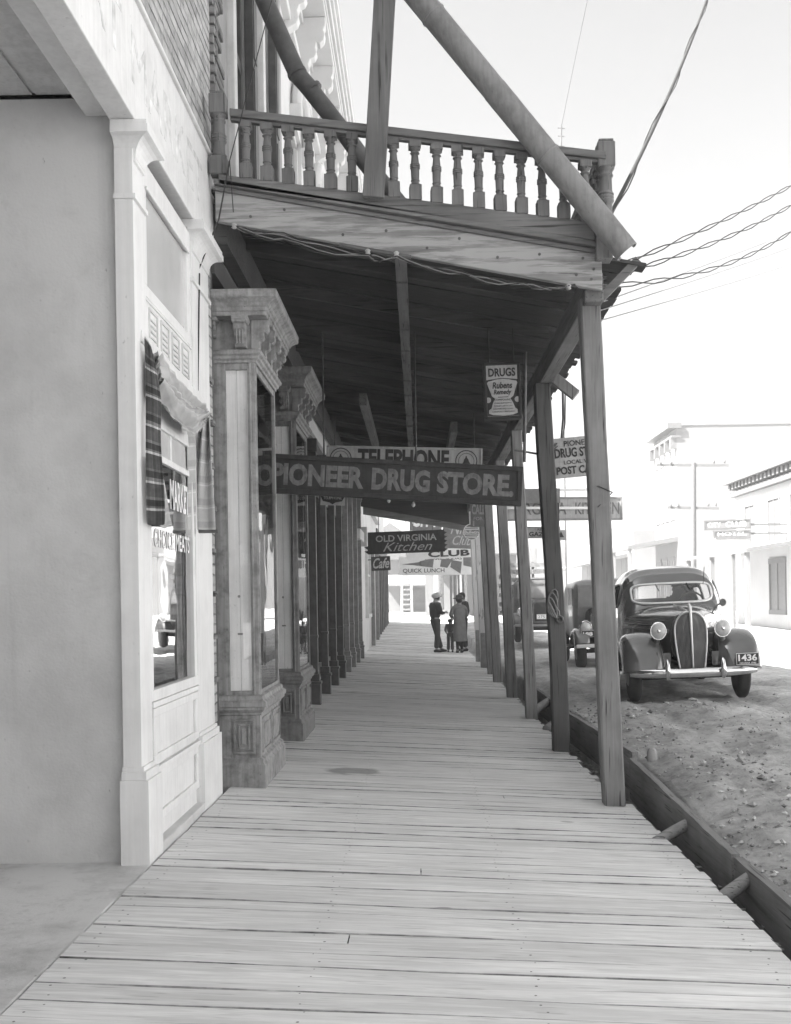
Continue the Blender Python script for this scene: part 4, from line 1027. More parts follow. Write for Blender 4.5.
# telephone sign behind it
s, L, W, h, Rv, U = sign('hanging_sign', 'pale TELEPHONE sign with a bell emblem at each end, behind the long dark sign', 14.0, (327, 446), (482, 449), 26, M_signlt, M_signlt, .02, .03,
     [('TELEPHONE', .20, .79, .20, .93, M_letdk, 0, .04)], hang=((.05, .95), 3.95))
mb = MB()
for u in (.09, .90): ringd(mb, L(u, .52), .145, .012); ringd(mb, L(u, .52), .105, .006); bell(mb, L(u, .52), .07)
mb.build('bell_emblem', M_letdk, s)
# little telephone plate on the wall side
s, L, W, h, Rv, U = sign('flange_sign', 'small pale telephone plate with a dark scroll under the left of the long dark sign', 13.0, (321, 478), (345, 478.5), 27, M_signlt, None, .01, .015, [])
mb = MB(); p = [(.04, .36), (.96, .36), (.99, .28), (.90, .12), (.62, .07), (.5, -.0), (.38, .07), (.10, .12), (.01, .28)]
mb.prism([L(a, b+.03) for a, b in p], (0, -.004, 0)); discd(mb, L(.5, .72), .085); mb.build('scroll_emblem', M_letdk, s)
mb = MB(); text_mb(mb, 'TELEPHONE', L(.12, .22, -.0095), Rv, U, .76*W, .10*h, .003); mb.build('lettering', M_letlt, s)
# mortar sign
s, L, W, h, Rv, U = sign('hanging_sign', 'upright framed DRUGS sign with a picture of a mortar, hung below the porch ceiling', 10.0, (483.5, 364), (519, 362.5), 55, M_signdk, M_signdk, .02, .10, [], hang=((.15, .85), 4.05))
mb = MB()
W_, h_ = W, h
mb.prism([L(.05, .70), L(.95, .70), L(.95, .965), L(.05, .965)], (0, -.004, 0))
for (a, b, c, d) in ((.02, .045, .03, .98), (.955, .98, .03, .98), (.045, .955, .03, .045), (.045, .955, .965, .98)): mb.prism([L(a, c), L(b, c), L(b, d), L(a, d)], (0, -.005, 0))
mort = [(.07, .64), (.10, .67), (.30, .695), (.5, .70), (.70, .695), (.90, .67), (.93, .64), (.80, .40), (.72, .36), (.78, .28), (.84, .18), (.90, .15), (.90, .09), (.78, .06), (.5, .045), (.22, .06), (.10, .09), (.10, .15), (.17, .18), (.22, .28), (.28, .36), (.20, .40)]
mb.prism([L(a, b) for a, b in mort], (0, -.006, 0))
discd(mb, L(.09, .335), .026); discd(mb, L(.91, .335), .026)
mb.build('mortar_picture', M_signlt, s)
mb = MB(); text_mb(mb, 'DRUGS', L(.12, .755, -.009), Rv, U, .76*W, .155*h, .003, 0, .03)
text_mb(mb, 'Rubens', L(.22, .535, -.011), Rv, U, .56*W, .12*h, .003, .2, .025); text_mb(mb, 'Remedy', L(.25, .405, -.011), Rv, U, .50*W, .115*h, .003, .2, .025)
mb.prism([L(.10, .69, -.0105), L(.5, .715, -.0105), L(.9, .69, -.0105), L(.9, .70, -.0105), L(.5, .73, -.0105), L(.10, .70, -.0105)], (0, -.002, 0))
mb.prism([L(.36, .375, -.0105), L(.66, .375, -.0105), L(.66, .388, -.0105), L(.36, .388, -.0105)], (0, -.002, 0))
text_mb(mb, 'COMPOUND', L(.26, .315, -.011), Rv, U, .48*W, .035*h, .003)
for k, (a, b) in enumerate(((.26, .74), (.24, .76), (.22, .78), (.18, .82))): text_mb(mb, ['PRESCRIPTIONS', 'TOILET ARTICLES', 'SUNDRIES AND CIGARS', 'CAREFULLY PREPARED'][k], L(a, .262-.052*k, -.011), Rv, U, (b-a)*W, .022*h, .003)
mb.build('lettering', M_letdk, s)
mb = MB(); mb.tube([at(525.5, 352, 10.1), at(524.5, 462, 10.1)], .016, 7); mb.build('hanging_rod', M_pipe, s)
# drug store plate outside the posts
s, L, W, h, Rv, U = sign('outside_sign', 'grey post card sign of the drug store fixed outside between the two nearest posts', 11.25, (551, 439), (604, 434), 40, M_signlt, None, .02, .03,
     [('PIONEER', .23, .78, .78, .92, M_letdk), ('DRUG STORE', .04, .97, .50, .74, M_letdk, 0, .03), ('LOCAL VIEW', .20, .84, .33, .43, M_letdk), ('POST CARDS', .05, .97, .08, .28, M_letdk, 0, .03)])
mb = MB(); mb.beam(L(-.12, .9, .03), L(.3, .9, .03), .03, .03); mb.beam(L(-.12, .1, .03), L(.3, .1, .03), .03, .03); mb.build('bracket_arm', M_pipe, s)
# kitchen sign over the street
s, L, W, h, Rv, U = sign('outside_sign', 'pale board reading VIRGINIA KITCHEN on rods outside the porch posts', 21.0, (505, 498), (622, 497), 22.5, M_signlt, M_ironlt, .03, .05,
     [('VIRGINIA', .06, .525, .24, .78, M_letgr, .0, .01), ('KITCHEN', .60, .975, .24, .78, M_letgr, 0, .01)])
mb = MB(); mb.beam(at(500, 490, 20.9), at(600, 490, 20.9), .045, .05); mb.beam(at(500, 508, 20.9), at(600, 508, 20.9), .045, .05); mb.build('support_rod', M_chromew, s)
mb = MB(); a = at(522, 489, 20.85); b = at(560, 503, 20.85); mb.box(a.x, b.x, 20.84, 20.88, b.z, a.z); mb.build('dark_batten', M_signmid, s)
s, L, W, h, Rv, U = sign('outside_sign', 'small newspaper sign reading GAZETTE between the second and third posts', 18.5, (527, 527), (560, 527), 11, M_signlt, M_ironlt, .01, .02,
     [('RENO', .32, .66, .66, .88, M_letdk), ('GAZETTE', .06, .95, .14, .56, M_letdk, 0, .03)])
mb = MB(); mb.beam(L(-.25, .8, .03), L(.2, .8, .03), .03, .03); mb.build('bracket_arm', M_pipe, s)
s, L, W, h, Rv, U = sign('outside_sign', 'tiny square telephone bell plate just right of the second post', 18.0, (556, 530), (566, 530), 10, M_signlt, None, .01, .02, [])
mb = MB(); bell(mb, L(.5, .5), .06); mb.build('bell_emblem', M_letdk, s)
mb = MB(); mb.beam(L(-1.2, .5, .03), L(.1, .5, .03), .02, .02); mb.build('bracket_arm', M_pipe, s)
mb = MB(); a = at(556, 503, 17.2); b = at(559.5, 558, 17.2); mb.box(a.x, b.x, 17.15, 17.6, b.z, a.z); tag(mb.build('narrow_sign', M_signdk, None), 'narrow dark board seen edge-on at the right of the second post', 'sign')
# signs further along under the walk
s, L, W, h, Rv, U = sign('hanging_sign', 'dark CALL sign at the porch posts above the round sign', 22.0, (470.5, 503), (486, 503), 24, M_signmid, None, .01, .03, [('CALL', .08, .95, .52, .95, M_letlt, 0, .03), ('FOR', .2, .8, .28, .42, M_letlt), ('1', .15, .25, .04, .26, M_letlt)], hang=((.2, .8), 3.95))
s, L, W, h, Rv, U = sign('hanging_sign', 'dark ragged ended sign reading OLD VIRGINIA Kitchen past the porch end', 28.0, (367, 532.5), (444, 529.5), 22, M_signdk, None, .02, .05,
     [('OLD VIRGINIA', .11, .90, .54, .84, M_letlt, 0, .02), ('Kitchen', .20, .84, .10, .50, M_letlt, .45, 0)], hang=((.15, .85), 4.4))
mb = MB()
for k in range(5):
    v = .08+.19*k
    mb.prism([L(.005, v-.07, 0), L(.005, v+.09, 0), L(-.045, v+.06, 0)], (0, .05, 0)); mb.prism([L(.995, v-.07, 0), L(1.04, v+.04, 0), L(.995, v+.09, 0)], (0, .05, 0))
mb.build('ragged_edge', M_signdk, s)
s, L, W, h, Rv, U = sign('hanging_sign', 'grey script sign with spiky lettering behind the round sign', 31.0, (443, 520), (479, 521), 28, M_signmid, None, .02, .05, [('Nite', .22, .80, .50, .93, M_letlt, .4, .01), ('Club', .28, .82, .12, .46, M_letlt, .4, .01)], hang=((.3, .8), 4.6))
RS = thing('round_sign', 'small round striped sign hanging at the right below the CALL sign', 'sign', tuple(at(471.5, 532, 24)))
mb = MB(); c = at(471.5, 532, 24); discd(mb, c, .19, .03); mb.build('board', M_signmid, RS)
mb = MB(); ringd(mb, c-V((0,.031,0)), .19, .02); 
for v in (.105, .065, -.095, -.13): mb.box(c.x-math.sqrt(.17**2-v*v), c.x+math.sqrt(.17**2-v*v), 23.96, 23.967, c.z+v-.010, c.z+v+.010)
mb.box(c.x-.19, c.x+.19, 23.96, 23.967, c.z+.038, c.z+.05); mb.box(c.x-.19, c.x+.19, 23.96, 23.967, c.z-.062, c.z-.05); text_mb(mb, 'Bulletin', (c.x-.16, 23.968, c.z-.04), (1,0,0), (0,0,1), .32, .07, .004, 0, .03); mb.build('lettering', M_letwh, RS)
mb = MB(); mb.beam((c.x, 24, c.z), (1.42, 24, c.z), .03, .03); mb.tube([(c.x, 24, c.z+.18), (c.x, 24, 3.9)], .01, 6); mb.build('bracket_arm', M_pipe, RS)
s, L, W, h, Rv, U = sign('hanging_sign', 'grey sign with big white letters cut off by the porch end board', 36.0, (410, 508), (442, 508.5), 22.5, M_signmid, None, .02, .05, [('CITY', .06, .94, .16, .9, M_letwh, .1, .03)], hang=((.2, .8), 5.6))
s, L, W, h, Rv, U = sign('hanging_sign', 'long white sign with the black word CLUB', 34.0, (407, 550.5), (472, 547.5), 9.5, M_signwh, None, .02, .05, [('CLUB', .32, .96, .16, .84, M_letdk, 0, .04)], hang=((.1, .9), 5.0))
s, L, W, h, Rv, U = sign('hanging_sign', 'wide pale QUICK LUNCH sign with dark triangles, beyond the CLUB sign', 38.0, (399, 557), (472, 556), 18.5, M_signwh, None, .02, .05, [('QUICK LUNCH', .05, .62, .10, .36, M_letdk, 0, .01), ('CREAMS', .35, .58, .82, .96, M_letdk), ('SODAS', .64, .86, .82, .96, M_letdk)], hang=((.1, .9), 5.2))
mb = MB()
for p in ([(.04, .60), (.30, .72), (.30, .50)], [(.28, .75), (.48, .92), (.46, .40), (.28, .5)], [(.58, .86), (.74, .86), (.66, .38), (.56, .45)], [(.72, .80), (.86, .70), (.84, .05), (.70, .42)], [(.88, .95), (.99, .95), (.99, .40), (.88, .5)]): mb.prism([L(a, b) for a, b in p], (0, -.006, 0))
mb.build('dark_triangle', M_signmid, s)
s, L, W, h, Rv, U = sign('wall_sign', 'little dark sign with white script low on the left wall beyond the porch', 30.0, (371, 557), (390, 556), 14, M_signdk, None, .02, .05, [('Cafe', .08, .95, .15, .9, M_letlt, .4, .02)])
mb = MB(); mb.beam(L(-.35, .8, .03), L(.1, .8, .03), .03, .03); mb.build('bracket_arm', M_pipe, s)

# ---------------------------------------------------------------- vehicles
def loft(mb, secs, smooth=True, cap=True):
    n = len(secs[0]); vs = [p for s in secs for p in s]; fs = []
    for i in range(len(secs)-1):
        for k in range(n): fs.append((i*n+k, i*n+(k+1) % n, (i+1)*n+(k+1) % n, (i+1)*n+k))
    mb.add(vs, fs, smooth)
    if cap:
        mb.add(secs[0], [tuple(range(n))], smooth); mb.add(secs[-1], [tuple(range(n-1, -1, -1))], smooth)
def supsec(y, w, zb, zt, e=2.6, n=36, belt=None, taper=0.0):
    zc = (zb+zt)/2; h = (zt-zb)/2; out = []
    for k in range(n):
        a = 2*math.pi*k/n; c, s_ = math.cos(a), math.sin(a)
        x = w*math.copysign(abs(c)**(2/e), c); z = zc+h*math.copysign(abs(s_)**(2/e), s_)
        if belt is not None and z > belt: x *= 1-taper*((z-belt)/(zt-belt))**1.3
        out.append(V((x, y, z)))
    return out
def interp(tab, t):
    for a, b in zip(tab, tab[1:]):
        if t <= b[0]:
            f = (t-a[0])/(b[0]-a[0]); f = f*f*(3-2*f)*.35+f*.65
            return [p+(q-p)*f for p, q in zip(a[1:], b[1:])]
    return list(tab[-1][1:])
def wheel(parent, x, y, r, w, mat_rim, side):
    mb = MB(); mb.lathe((x-w/2, y, r), [(r*.55, .0), (r*.80, -.004), (r*.95, .02), (r, w*.28), (r, w*.72), (r*.95, w-.02), (r*.80, w+.004), (r*.55, w)], 30, 'x')
    wl = mb.build('wheel', M_tyre, parent)
    mb = MB(); xs = x+side*w*.5; 
    mb.lathe((xs-(.03 if side > 0 else -.03), y, r), [(r*.60, 0), (r*.56, side*.02), (r*.45, side*.028), (r*.36, side*.045), (r*.33, side*.05), (r*.16, side*.066), (.01, side*.07)], 24, 'x')
    mb.build('hub_cap', mat_rim, wl); return wl
def project_panel(mb, tree, outline_fn, nu, nv, axis, start, eps):
    """a panel lying on the body: grid in the plane across axis, cast on to the body surface"""
    d = {'y': V((0,1,0)), '-y': V((0,-1,0)), 'x': V((1,0,0)), '-x': V((-1,0,0))}[axis]
    ok = {}
    vs = []
    for i in range(nu):
        for j in range(nv):
            a, b = outline_fn(i/(nu-1), j/(nv-1))
            o = V((a, start, b)) if 'y' in axis else V((start, a, b))
            hit, nn, idx, ds = tree.ray_cast(o, d)
            if hit is None: hit = o+d*abs(start)*1.0
            vs.append(hit-d*eps)
    fs = [(i*nv+j, (i+1)*nv+j, (i+1)*nv+j+1, i*nv+j+1) for i in range(nu-1) for j in range(nv-1)]
    mb.add(vs, fs, True); return vs
def rrect(x0, x1, z0, z1, e=4.0):
    """maps the unit square to a rounded rectangle"""
    xc, zc, w, h = (x0+x1)/2, (z0+z1)/2, (x1-x0)/2, (z1-z0)/2
    def fn(u, v):
        a, b = 2*u-1, 2*v-1
        m = max(abs(a), abs(b)) or 1e-6; l = (abs(a)**e+abs(b)**e)**(1/e) or 1e-6
        k = m/l
        return xc+a*k*w, zc+b*k*h
    return fn
def outline(fn, n=10):
    p = [(i/n, 0) for i in range(n)]+[(1, i/n) for i in range(n)]+[(1-i/n, 1) for i in range(n)]+[(0, 1-i/n) for i in range(n)]
    return [fn(*q) for q in p]
def cast_curve(tree, pts, axis, start, eps):
    d = {'y': V((0,1,0)), '-y': V((0,-1,0)), 'x': V((1,0,0)), '-x': V((-1,0,0))}[axis]; out = []
    for a, b in pts:
        o = V((a, start, b)) if 'y' in axis else V((start, a, b))
        hit = tree.ray_cast(o, d)[0]
        if hit is not None: out.append(hit-d*eps)
    return out
def body_tree(secs):
    n = len(secs[0]); vs = [p for s in secs for p in s]; fs = []
    for i in range(len(secs)-1):
        for k in range(n): fs.append((i*n+k, i*n+(k+1) % n, (i+1)*n+(k+1) % n, (i+1)*n+k))
    return BVHTree.FromPolygons(vs, fs)
def fender(mb, side, crown, cx, hw, cy, cz, inner=.42):
    nv = 17; vs = []; nu = len(crown)
    for (y, z) in crown:
        for j in range(nv):
            v = -1+2*j/(nv-1); k = (1-abs(v)**2.4)**(1/2.0); f = 1-inner*(1-k)
            vs.append((side*(cx+hw*(math.sin(v*1.45)/math.sin(1.45))), cy+(y-cy)*f, cz+(z-cz)*f))
    fs = [(i*nv+j, (i+1)*nv+j, (i+1)*nv+j+1, i*nv+j+1) for i in range(nu-1) for j in range(nv-1)]
    mb.add(vs, fs, True)
def smooth_pts(pts, k=4):
    out = []
    for i in range(len(pts)-1):
        p0 = V(pts[max(i-1, 0)]+(0,)); p1 = V(pts[i]+(0,)); p2 = V(pts[i+1]+(0,)); p3 = V(pts[min(i+2, len(pts)-1)]+(0,))
        for j in range(k):
            t = j/k; q = .5*((2*p1)+(p2-p0)*t+(2*p0-5*p1+4*p2-p3)*t*t+(3*p1-p0-3*p2+p3)*t**3); out.append((q.x, q.y))
    out.append(pts[-1]); return out

def sedan():
    """rounded sedan of the thirties; x across, nose towards -y, z up, origin on the ground under the nose"""
    S = thing('parked_sedan', 'dark rounded sedan with a shield shaped grille parked facing the camera', 'car', (0, 0, 0))
    tab = [(.02, .17, .46, 1.00), (.06, .205, .43, 1.05), (.25, .30, .42, 1.085), (.7, .49, .42, 1.115), (1.2, .655, .40, 1.14), (1.5, .73, .38, 1.155)]
    secs = [supsec(y, *interp(tab, y), e=3.0) for y in [.02, .05, .1, .2, .35, .5, .7, .9, 1.1, 1.3, 1.5]]
    mb = MB(); loft(mb, secs); hood = mb.build('hood', M_car, S)
    htree = body_tree(secs)
    cab = [(1.30, .56, .36, 1.08), (1.42, .63, .34, 1.16), (1.52, .67, .33, 1.26), (1.66, .70, .32, 1.42), (1.80, .72, .32, 1.56), (2.0, .74, .32, 1.64), (2.4, .755, .32, 1.675), (2.9, .755, .32, 1.67), (3.4, .74, .33, 1.60), (3.8, .70, .34, 1.42), (4.2, .62, .36, 1.16), (4.5, .50, .40, .92), (4.66, .30, .46, .74)]
    ys = [1.30+.02*i for i in range(36)]+[2.03+.045*i for i in range(40)]+[3.84+.03*i for i in range(28)]
    csec = [supsec(y, *interp(cab, y), e=4.4, n=132, belt=1.08, taper=.12) for y in ys]
    mb = MB(); loft(mb, csec)
    def inr(p, q, x0, x1, z0, z1, e, k=.965): return (abs((p-(x0+x1)/2)/((x1-x0)/2*k))**e+abs((q-(z0+z1)/2)/((z1-z0)/2*k))**e) < 1
    WS = (-.565, .565, 1.175, 1.43, 5); SW = [(1.92, 2.55, 1.14, 1.45, 3.5), (2.66, 3.25, 1.14, 1.45, 3.5), (3.32, 3.62, 1.14, 1.38, 3.5)]; RW = (-.36, .36, 1.22, 1.44, 4)
    keep = []
    for f in mb.f:
        c = sum((mb.v[i] for i in f), V((0, 0, 0)))/len(f)
        hole = (c.y < 2.05 and inr(c.x, c.z, *WS)) or (c.y > 3.6 and inr(c.x, c.z, *RW)) or (abs(c.x) > .45 and 1.9 < c.y < 3.63 and any(inr(c.y, c.z, *q) for q in SW))
        if not hole: keep.append(f)
    mb.sm = [True]*len(keep); mb.f = keep
    body = mb.build('body', M_car, S)
    tree = body_tree(csec)
    # windscreen and its bright frame
    fn = rrect(*WS)
    mb = MB(); project_panel(mb, tree, fn, 15, 9, 'y', 0, .006); ws = mb.build('windscreen', M_autoglass, S, fixn=False)
    pts = cast_curve(tree, outline(fn, 12), 'y', 0, .012); mb = MB(); mb.tube(pts, .017, 7, closed=True); mb.build('windscreen_frame', M_chromew, ws)
    mb = MB()
    for x in (-.22, .22):
        q = cast_curve(tree, [(x, 1.45), (x+.02, 1.40), (x+.05, 1.34)], 'y', 0, .02)
        if len(q) > 1: mb.tube(q, .006, 5)
    mb.build('wiper', M_black, ws)
    for sd, ax in ((-1, 'x'), (1, '-x')):
        for q_ in SW:
            fn = rrect(*q_); mb = MB(); project_panel(mb, tree, fn, 7, 7, ax, sd*1.5, .006); w = mb.build('side_window', M_autoglass, S, fixn=False)
            mb = MB(); q = cast_curve(tree, outline(fn, 6), ax, sd*1.5, .008); mb.tube(q, .014, 6, closed=True); mb.build('window_frame', M_cardust, w)
        for (y0, y1) in ((1.80, 2.60), (2.62, 3.35)):
            mb = MB(); q = cast_curve(tree, [(y0, 1.05), (y0, .8), (y0, .45)], ax, sd*1.5, .0); mb.tube(q, .006, 5); q = cast_curve(tree, [(y1-.12, 1.02), (y1-.02, 1.02)], ax, sd*1.5, .02); mb.tube(q, .012, 6); mb.build('door_handle', M_chromew, S)
        # louvres and trim on the bonnet side
        mb = MB()
        for z in (.98, .93, .88):
            q = cast_curve(htree, [(.35, z), (.7, z), (1.05, z), (1.3, z)], ax, sd*1.5, .004); mb.tube(q, .007, 5)
        mb.build('hood_trim', M_cardust, S)
    fn = rrect(*RW); mb = MB(); project_panel(mb, tree, fn, 7, 7, '-y', 6, .006); w = mb.build('rear_window', M_autoglass, S, fixn=False)
    for nm, y, zt, wd in (('front_seat', 2.45, 1.17, .62), ('rear_seat', 3.45, 1.12, .60)):
        mb = MB(); mb.box(-wd, wd, y, y+.14, .5, zt); mb.box(-wd, wd, y-.5, y, .5, .72); mb.build(nm, M_cdark, S, bevel=.03)
    mb = MB(); mb.tube([(.33+.19*math.cos(t*.393), 1.93-.06*math.sin(t*.393), 1.13+.17*math.sin(t*.393)) for t in range(16)], .013, 6, closed=True); mb.tube([(.33, 1.93, 1.13), (.33, 1.6, .95)], .02, 6); mb.build('steering_wheel', M_black, S)
    # fenders
    fr = smooth_pts([(-.10, .40), (-.07, .52), (.00, .66), (.14, .77), (.34, .835), (.56, .835), (.80, .77), (1.05, .63), (1.28, .47), (1.55, .36)], 3)
    rr2 = smooth_pts([(2.95, .36), (3.05, .55), (3.22, .72), (3.45, .80), (3.70, .80), (3.95, .72), (4.2, .55), (4.38, .38)], 3)
    for sd in (-1, 1):
        mb = MB(); fender(mb, sd, fr, .605, .270, .48, .30, .40); mb.build('front_fender', M_car, S, solid=.012)
        mb = MB(); fender(mb, sd, rr2, .70, .18, 3.65, .30, .35); mb.build('rear_fender', M_car, S, solid=.012)
        mb = MB(); mb.box(sd*.70-.17, sd*.70+.17, 1.45, 3.05, .31, .35); mb.build('running_board', M_tyre, S, bevel=.01)
        mb = MB(); mb.box(sd*.42-.16, sd*.42+.16, .05, 1.3, .44, .60); mb.build('fender_apron', M_car, S)
    # grille: shield outline, many bars, bright surround and centre strip
    gx = [(0, 1.075), (.06, 1.07), (.12, 1.045), (.17, .99), (.197, .92), (.203, .84), (.197, .72), (.185, .60), (.168, .48), (.155, .405)]
    def gw(z):
        for (a, b), (c, d) in zip(gx, gx[1:]):
            if d <= z <= b: return a+(c-a)*(b-z)/(b-d)
        return .0
    def gy(x, z): return -.055+.42*abs(x)**1.25+.11*max(0, z-.75)**1.3
    vs = []; fs = []; nz = 18; nxg = 11
    for i in range(nz):
        z = .405+(1.07-.405)*i/(nz-1)
        for j in range(nxg):
            x = gw(z)*(-1+2*j/(nxg-1)); vs.append((x, gy(x, z)+.012, z))
    for i in range(nz-1):
        for j in range(nxg-1): fs.append((i*nxg+j, i*nxg+j+1, (i+1)*nxg+j+1, (i+1)*nxg+j))
    mb = MB(); mb.add(vs, fs, True); gr = mb.build('grille', M_black, S, solid=.01)
    mb = MB()
    for k in range(-13, 14):
        x = k*.0145
        if abs(k) < 1: continue
        zt = max([z for z in [.405+.01*i for i in range(67)] if gw(z) > abs(x)+.004] or [0])
        zl = min([z for z in [.405+.01*i for i in range(67)] if gw(z) > abs(x)+.004] or [0])
        if zt-zl > .05: mb.tube([(x, gy(x, zl+(zt-zl)*t/6), zl+(zt-zl)*t/6) for t in range(7)], .0045, 5)
    mb.build('grille_bar', M_cardust, gr)
    mb = MB(); loop = [(a, gy(a, b)-.004, b) for a, b in gx]; mb.tube(loop, .012, 7); mb.tube([(-p[0], p[1], p[2]) for p in loop], .012, 7)
    mb.tube([(0, gy(0, z)-.012, z) for z in (.40, .55, .7, .85, 1.0, 1.085)], [.010, .011, .013, .016, .02, .02], 8)
    mb.build('grille_surround', M_chromew, gr)
    mb = MB(); loft(mb, [supsec(y, w, zb, zt, e=2.5, n=24) for (y, w, zb, zt) in ((-.02, .10, .62, 1.06), (.03, .185, .42, 1.07), (.10, .235, .40, 1.085), (.2, .25, .40, 1.09))]); mb.build('nose_shell', M_car, S)
    mb = MB(); mb.tube([(0, -.05, 1.08), (0, -.03, 1.13), (0, .03, 1.16), (0, .14, 1.13)], [.018, .022, .016, .006], 8); mb.tube([(-.16, .40, 1.135), (0, -.02, 1.155)], [.004, .008], 6); mb.build('hood_ornament', M_chromew, S)
    mb = MB(); q = []
    for y_ in [.12+.11*i for i in range(13)]:
        h_ = htree.ray_cast(V((0, y_, 2)), V((0, 0, -1)))[0]
        if h_ is not None: q.append(h_+V((0, 0, .004)))
    mb.tube(q, .008, 6); mb.build('hood_strip', M_chromew, S)
    # headlights on stalks
    for sd in (-1, 1):
        c = (sd*.405, .02, .865)
        mb = MB(); mb.lathe(c, [(.100, 0), (.103, .02), (.10, .07), (.085, .14), (.06, .21), (.025, .26), (.008, .275)], 24, 'y'); hl = mb.build('headlight', M_cardust, S)
        mb = MB(); mb.lathe(c, [(.102, -.010), (.109, -.004), (.108, .012), (.102, .018)], 26, 'y'); mb.build('rim', M_chrome, hl)
        mb = MB(); mb.lathe(c, [(.101, -.004), (.088, -.020), (.06, -.032), (.03, -.038), (.005, -.040)], 24, 'y'); mb.build('lens', M_lens, hl)
        mb = MB(); mb.lathe((c[0], c[1]-.043, c[2]), [(.004, -.006), (.018, -.004), (.022, .004)], 12, 'y'); mb.build('bulb_glint', M_chrome, hl)  # bright dot ahead of the lens, modelled in place of its highlight
        mb = MB(); mb.tube([(sd*.36, .13, .86), (sd*.22, .20, .84)], [.03, .03], 8); mb.tube([(sd*.41, .10, .76), (sd*.43, .14, .70)], [.03, .045], 8); mb.build('stalk', M_cardust, hl)
        mb = MB(); mb.tube([(sd*.44, -.02, .62), (sd*.45, -.06, .44)], .006, 5); mb.build('fender_seam', M_black, S)
    # bumper with guards
    mb = MB(); nb = 26; vs = []; fs = []
    prof = [(-.005, -.055), (-.028, -.03), (-.034, 0), (-.028, .03), (-.005, .055), (.012, .05), (.012, -.05)]
    for i in range(nb):
        x = -.80+1.60*i/(nb-1); yb = -.20+.18*abs(x/.8)**3
        for a, b in prof: vs.append((x, yb+a, .375+b*(1-.35*abs(x/.8)**6)))
    m = len(prof)
    for i in range(nb-1):
        for k in range(m): fs.append((i*m+k, i*m+(k+1) % m, (i+1)*m+(k+1) % m, (i+1)*m+k))
    fs += [tuple(range(m)), tuple(range((nb-1)*m, nb*m))]
    mb.add(vs, fs, True); bp = mb.build('bumper', M_chrome, S)
    for x in (-.345, .345):
        mb = MB(); mb.tube([(x, -.225, .315), (x, -.262, .35), (x, -.265, .43), (x, -.24, .51), (x, -.225, .535)], [.024, .034, .034, .026, .010], 10); mb.build('bumper_guard', M_chrome, bp)
        mb = MB(); mb.beam((x*.9, -.19, .36), (x*.9, .3, .38), .05, .03); mb.build('bumper_arm', M_black, bp)
    mb = MB(); mb.box(.505, .795, -.225, -.215, .44, .58); pl = mb.build('licence_plate', M_signdk, S, bevel=.006)
    mb = MB(); text_mb(mb, '1436', (.535, -.227, .485), (1,0,0), (0,0,1), .23, .078, .003, 0, .03); text_mb(mb, 'NEVADA 1940', (.55, -.227, .452), (1,0,0), (0,0,1), .20, .020, .003)
    for (a, b, c, d) in ((.51, .79, .572, .577), (.51, .79, .443, .448), (.51, .515, .448, .572), (.785, .79, .448, .572)): mb.box(a, b, -.2285, -.226, c, d)
    mb.build('plate_number', M_letwh, pl)
    mb = MB(); mb.beam((.65, -.21, .52), (.65, -.02, .52), .03, .02); mb.build('plate_bracket', M_black, pl)
    mb = MB(); mb.tube([(.60, 1.50, 1.10), (.68, 1.47, 1.15)], .012, 6); mb.lathe((.695, 1.44, 1.15), [(.045, 0), (.05, .02), (.03, .06)], 12, 'y'); mb.build('side_mirror', M_pipe, S)
    mb = MB(); mb.tube([(.46, 1.62, 1.40), (.48, 1.56, 1.62)], .006, 5); mb.build('aerial', M_pipe, S)
    for sd in (-1, 1):
        wheel(S, sd*.70, .50, .345, .155, M_cardust, sd); wheel(S, sd*.70, 3.62, .345, .155, M_cardust, sd)
    mb = MB(); mb.box(-.62, .62, .45, .55, .26, .34); mb.box(-.60, .60, 3.55, 3.7, .28, .38); mb.box(-.4, .4, .2, 4.4, .34, .42); mb.build('chassis', M_black, S)
    return S
car = sedan()
gy0 = 13.35
def put(o, x, y, yaw, roll=0, pitch=0, s=1):
    z = ground_z(x, y+.5)
    o.location = (x, y, z); o.rotation_euler = (pitch, roll, yaw); o.scale = (s, s, s)
put(car, 3.43, gy0, R(-5.5), R(-1.9))
car.location.z = .15; car.scale = (.975, 1, 1.07)

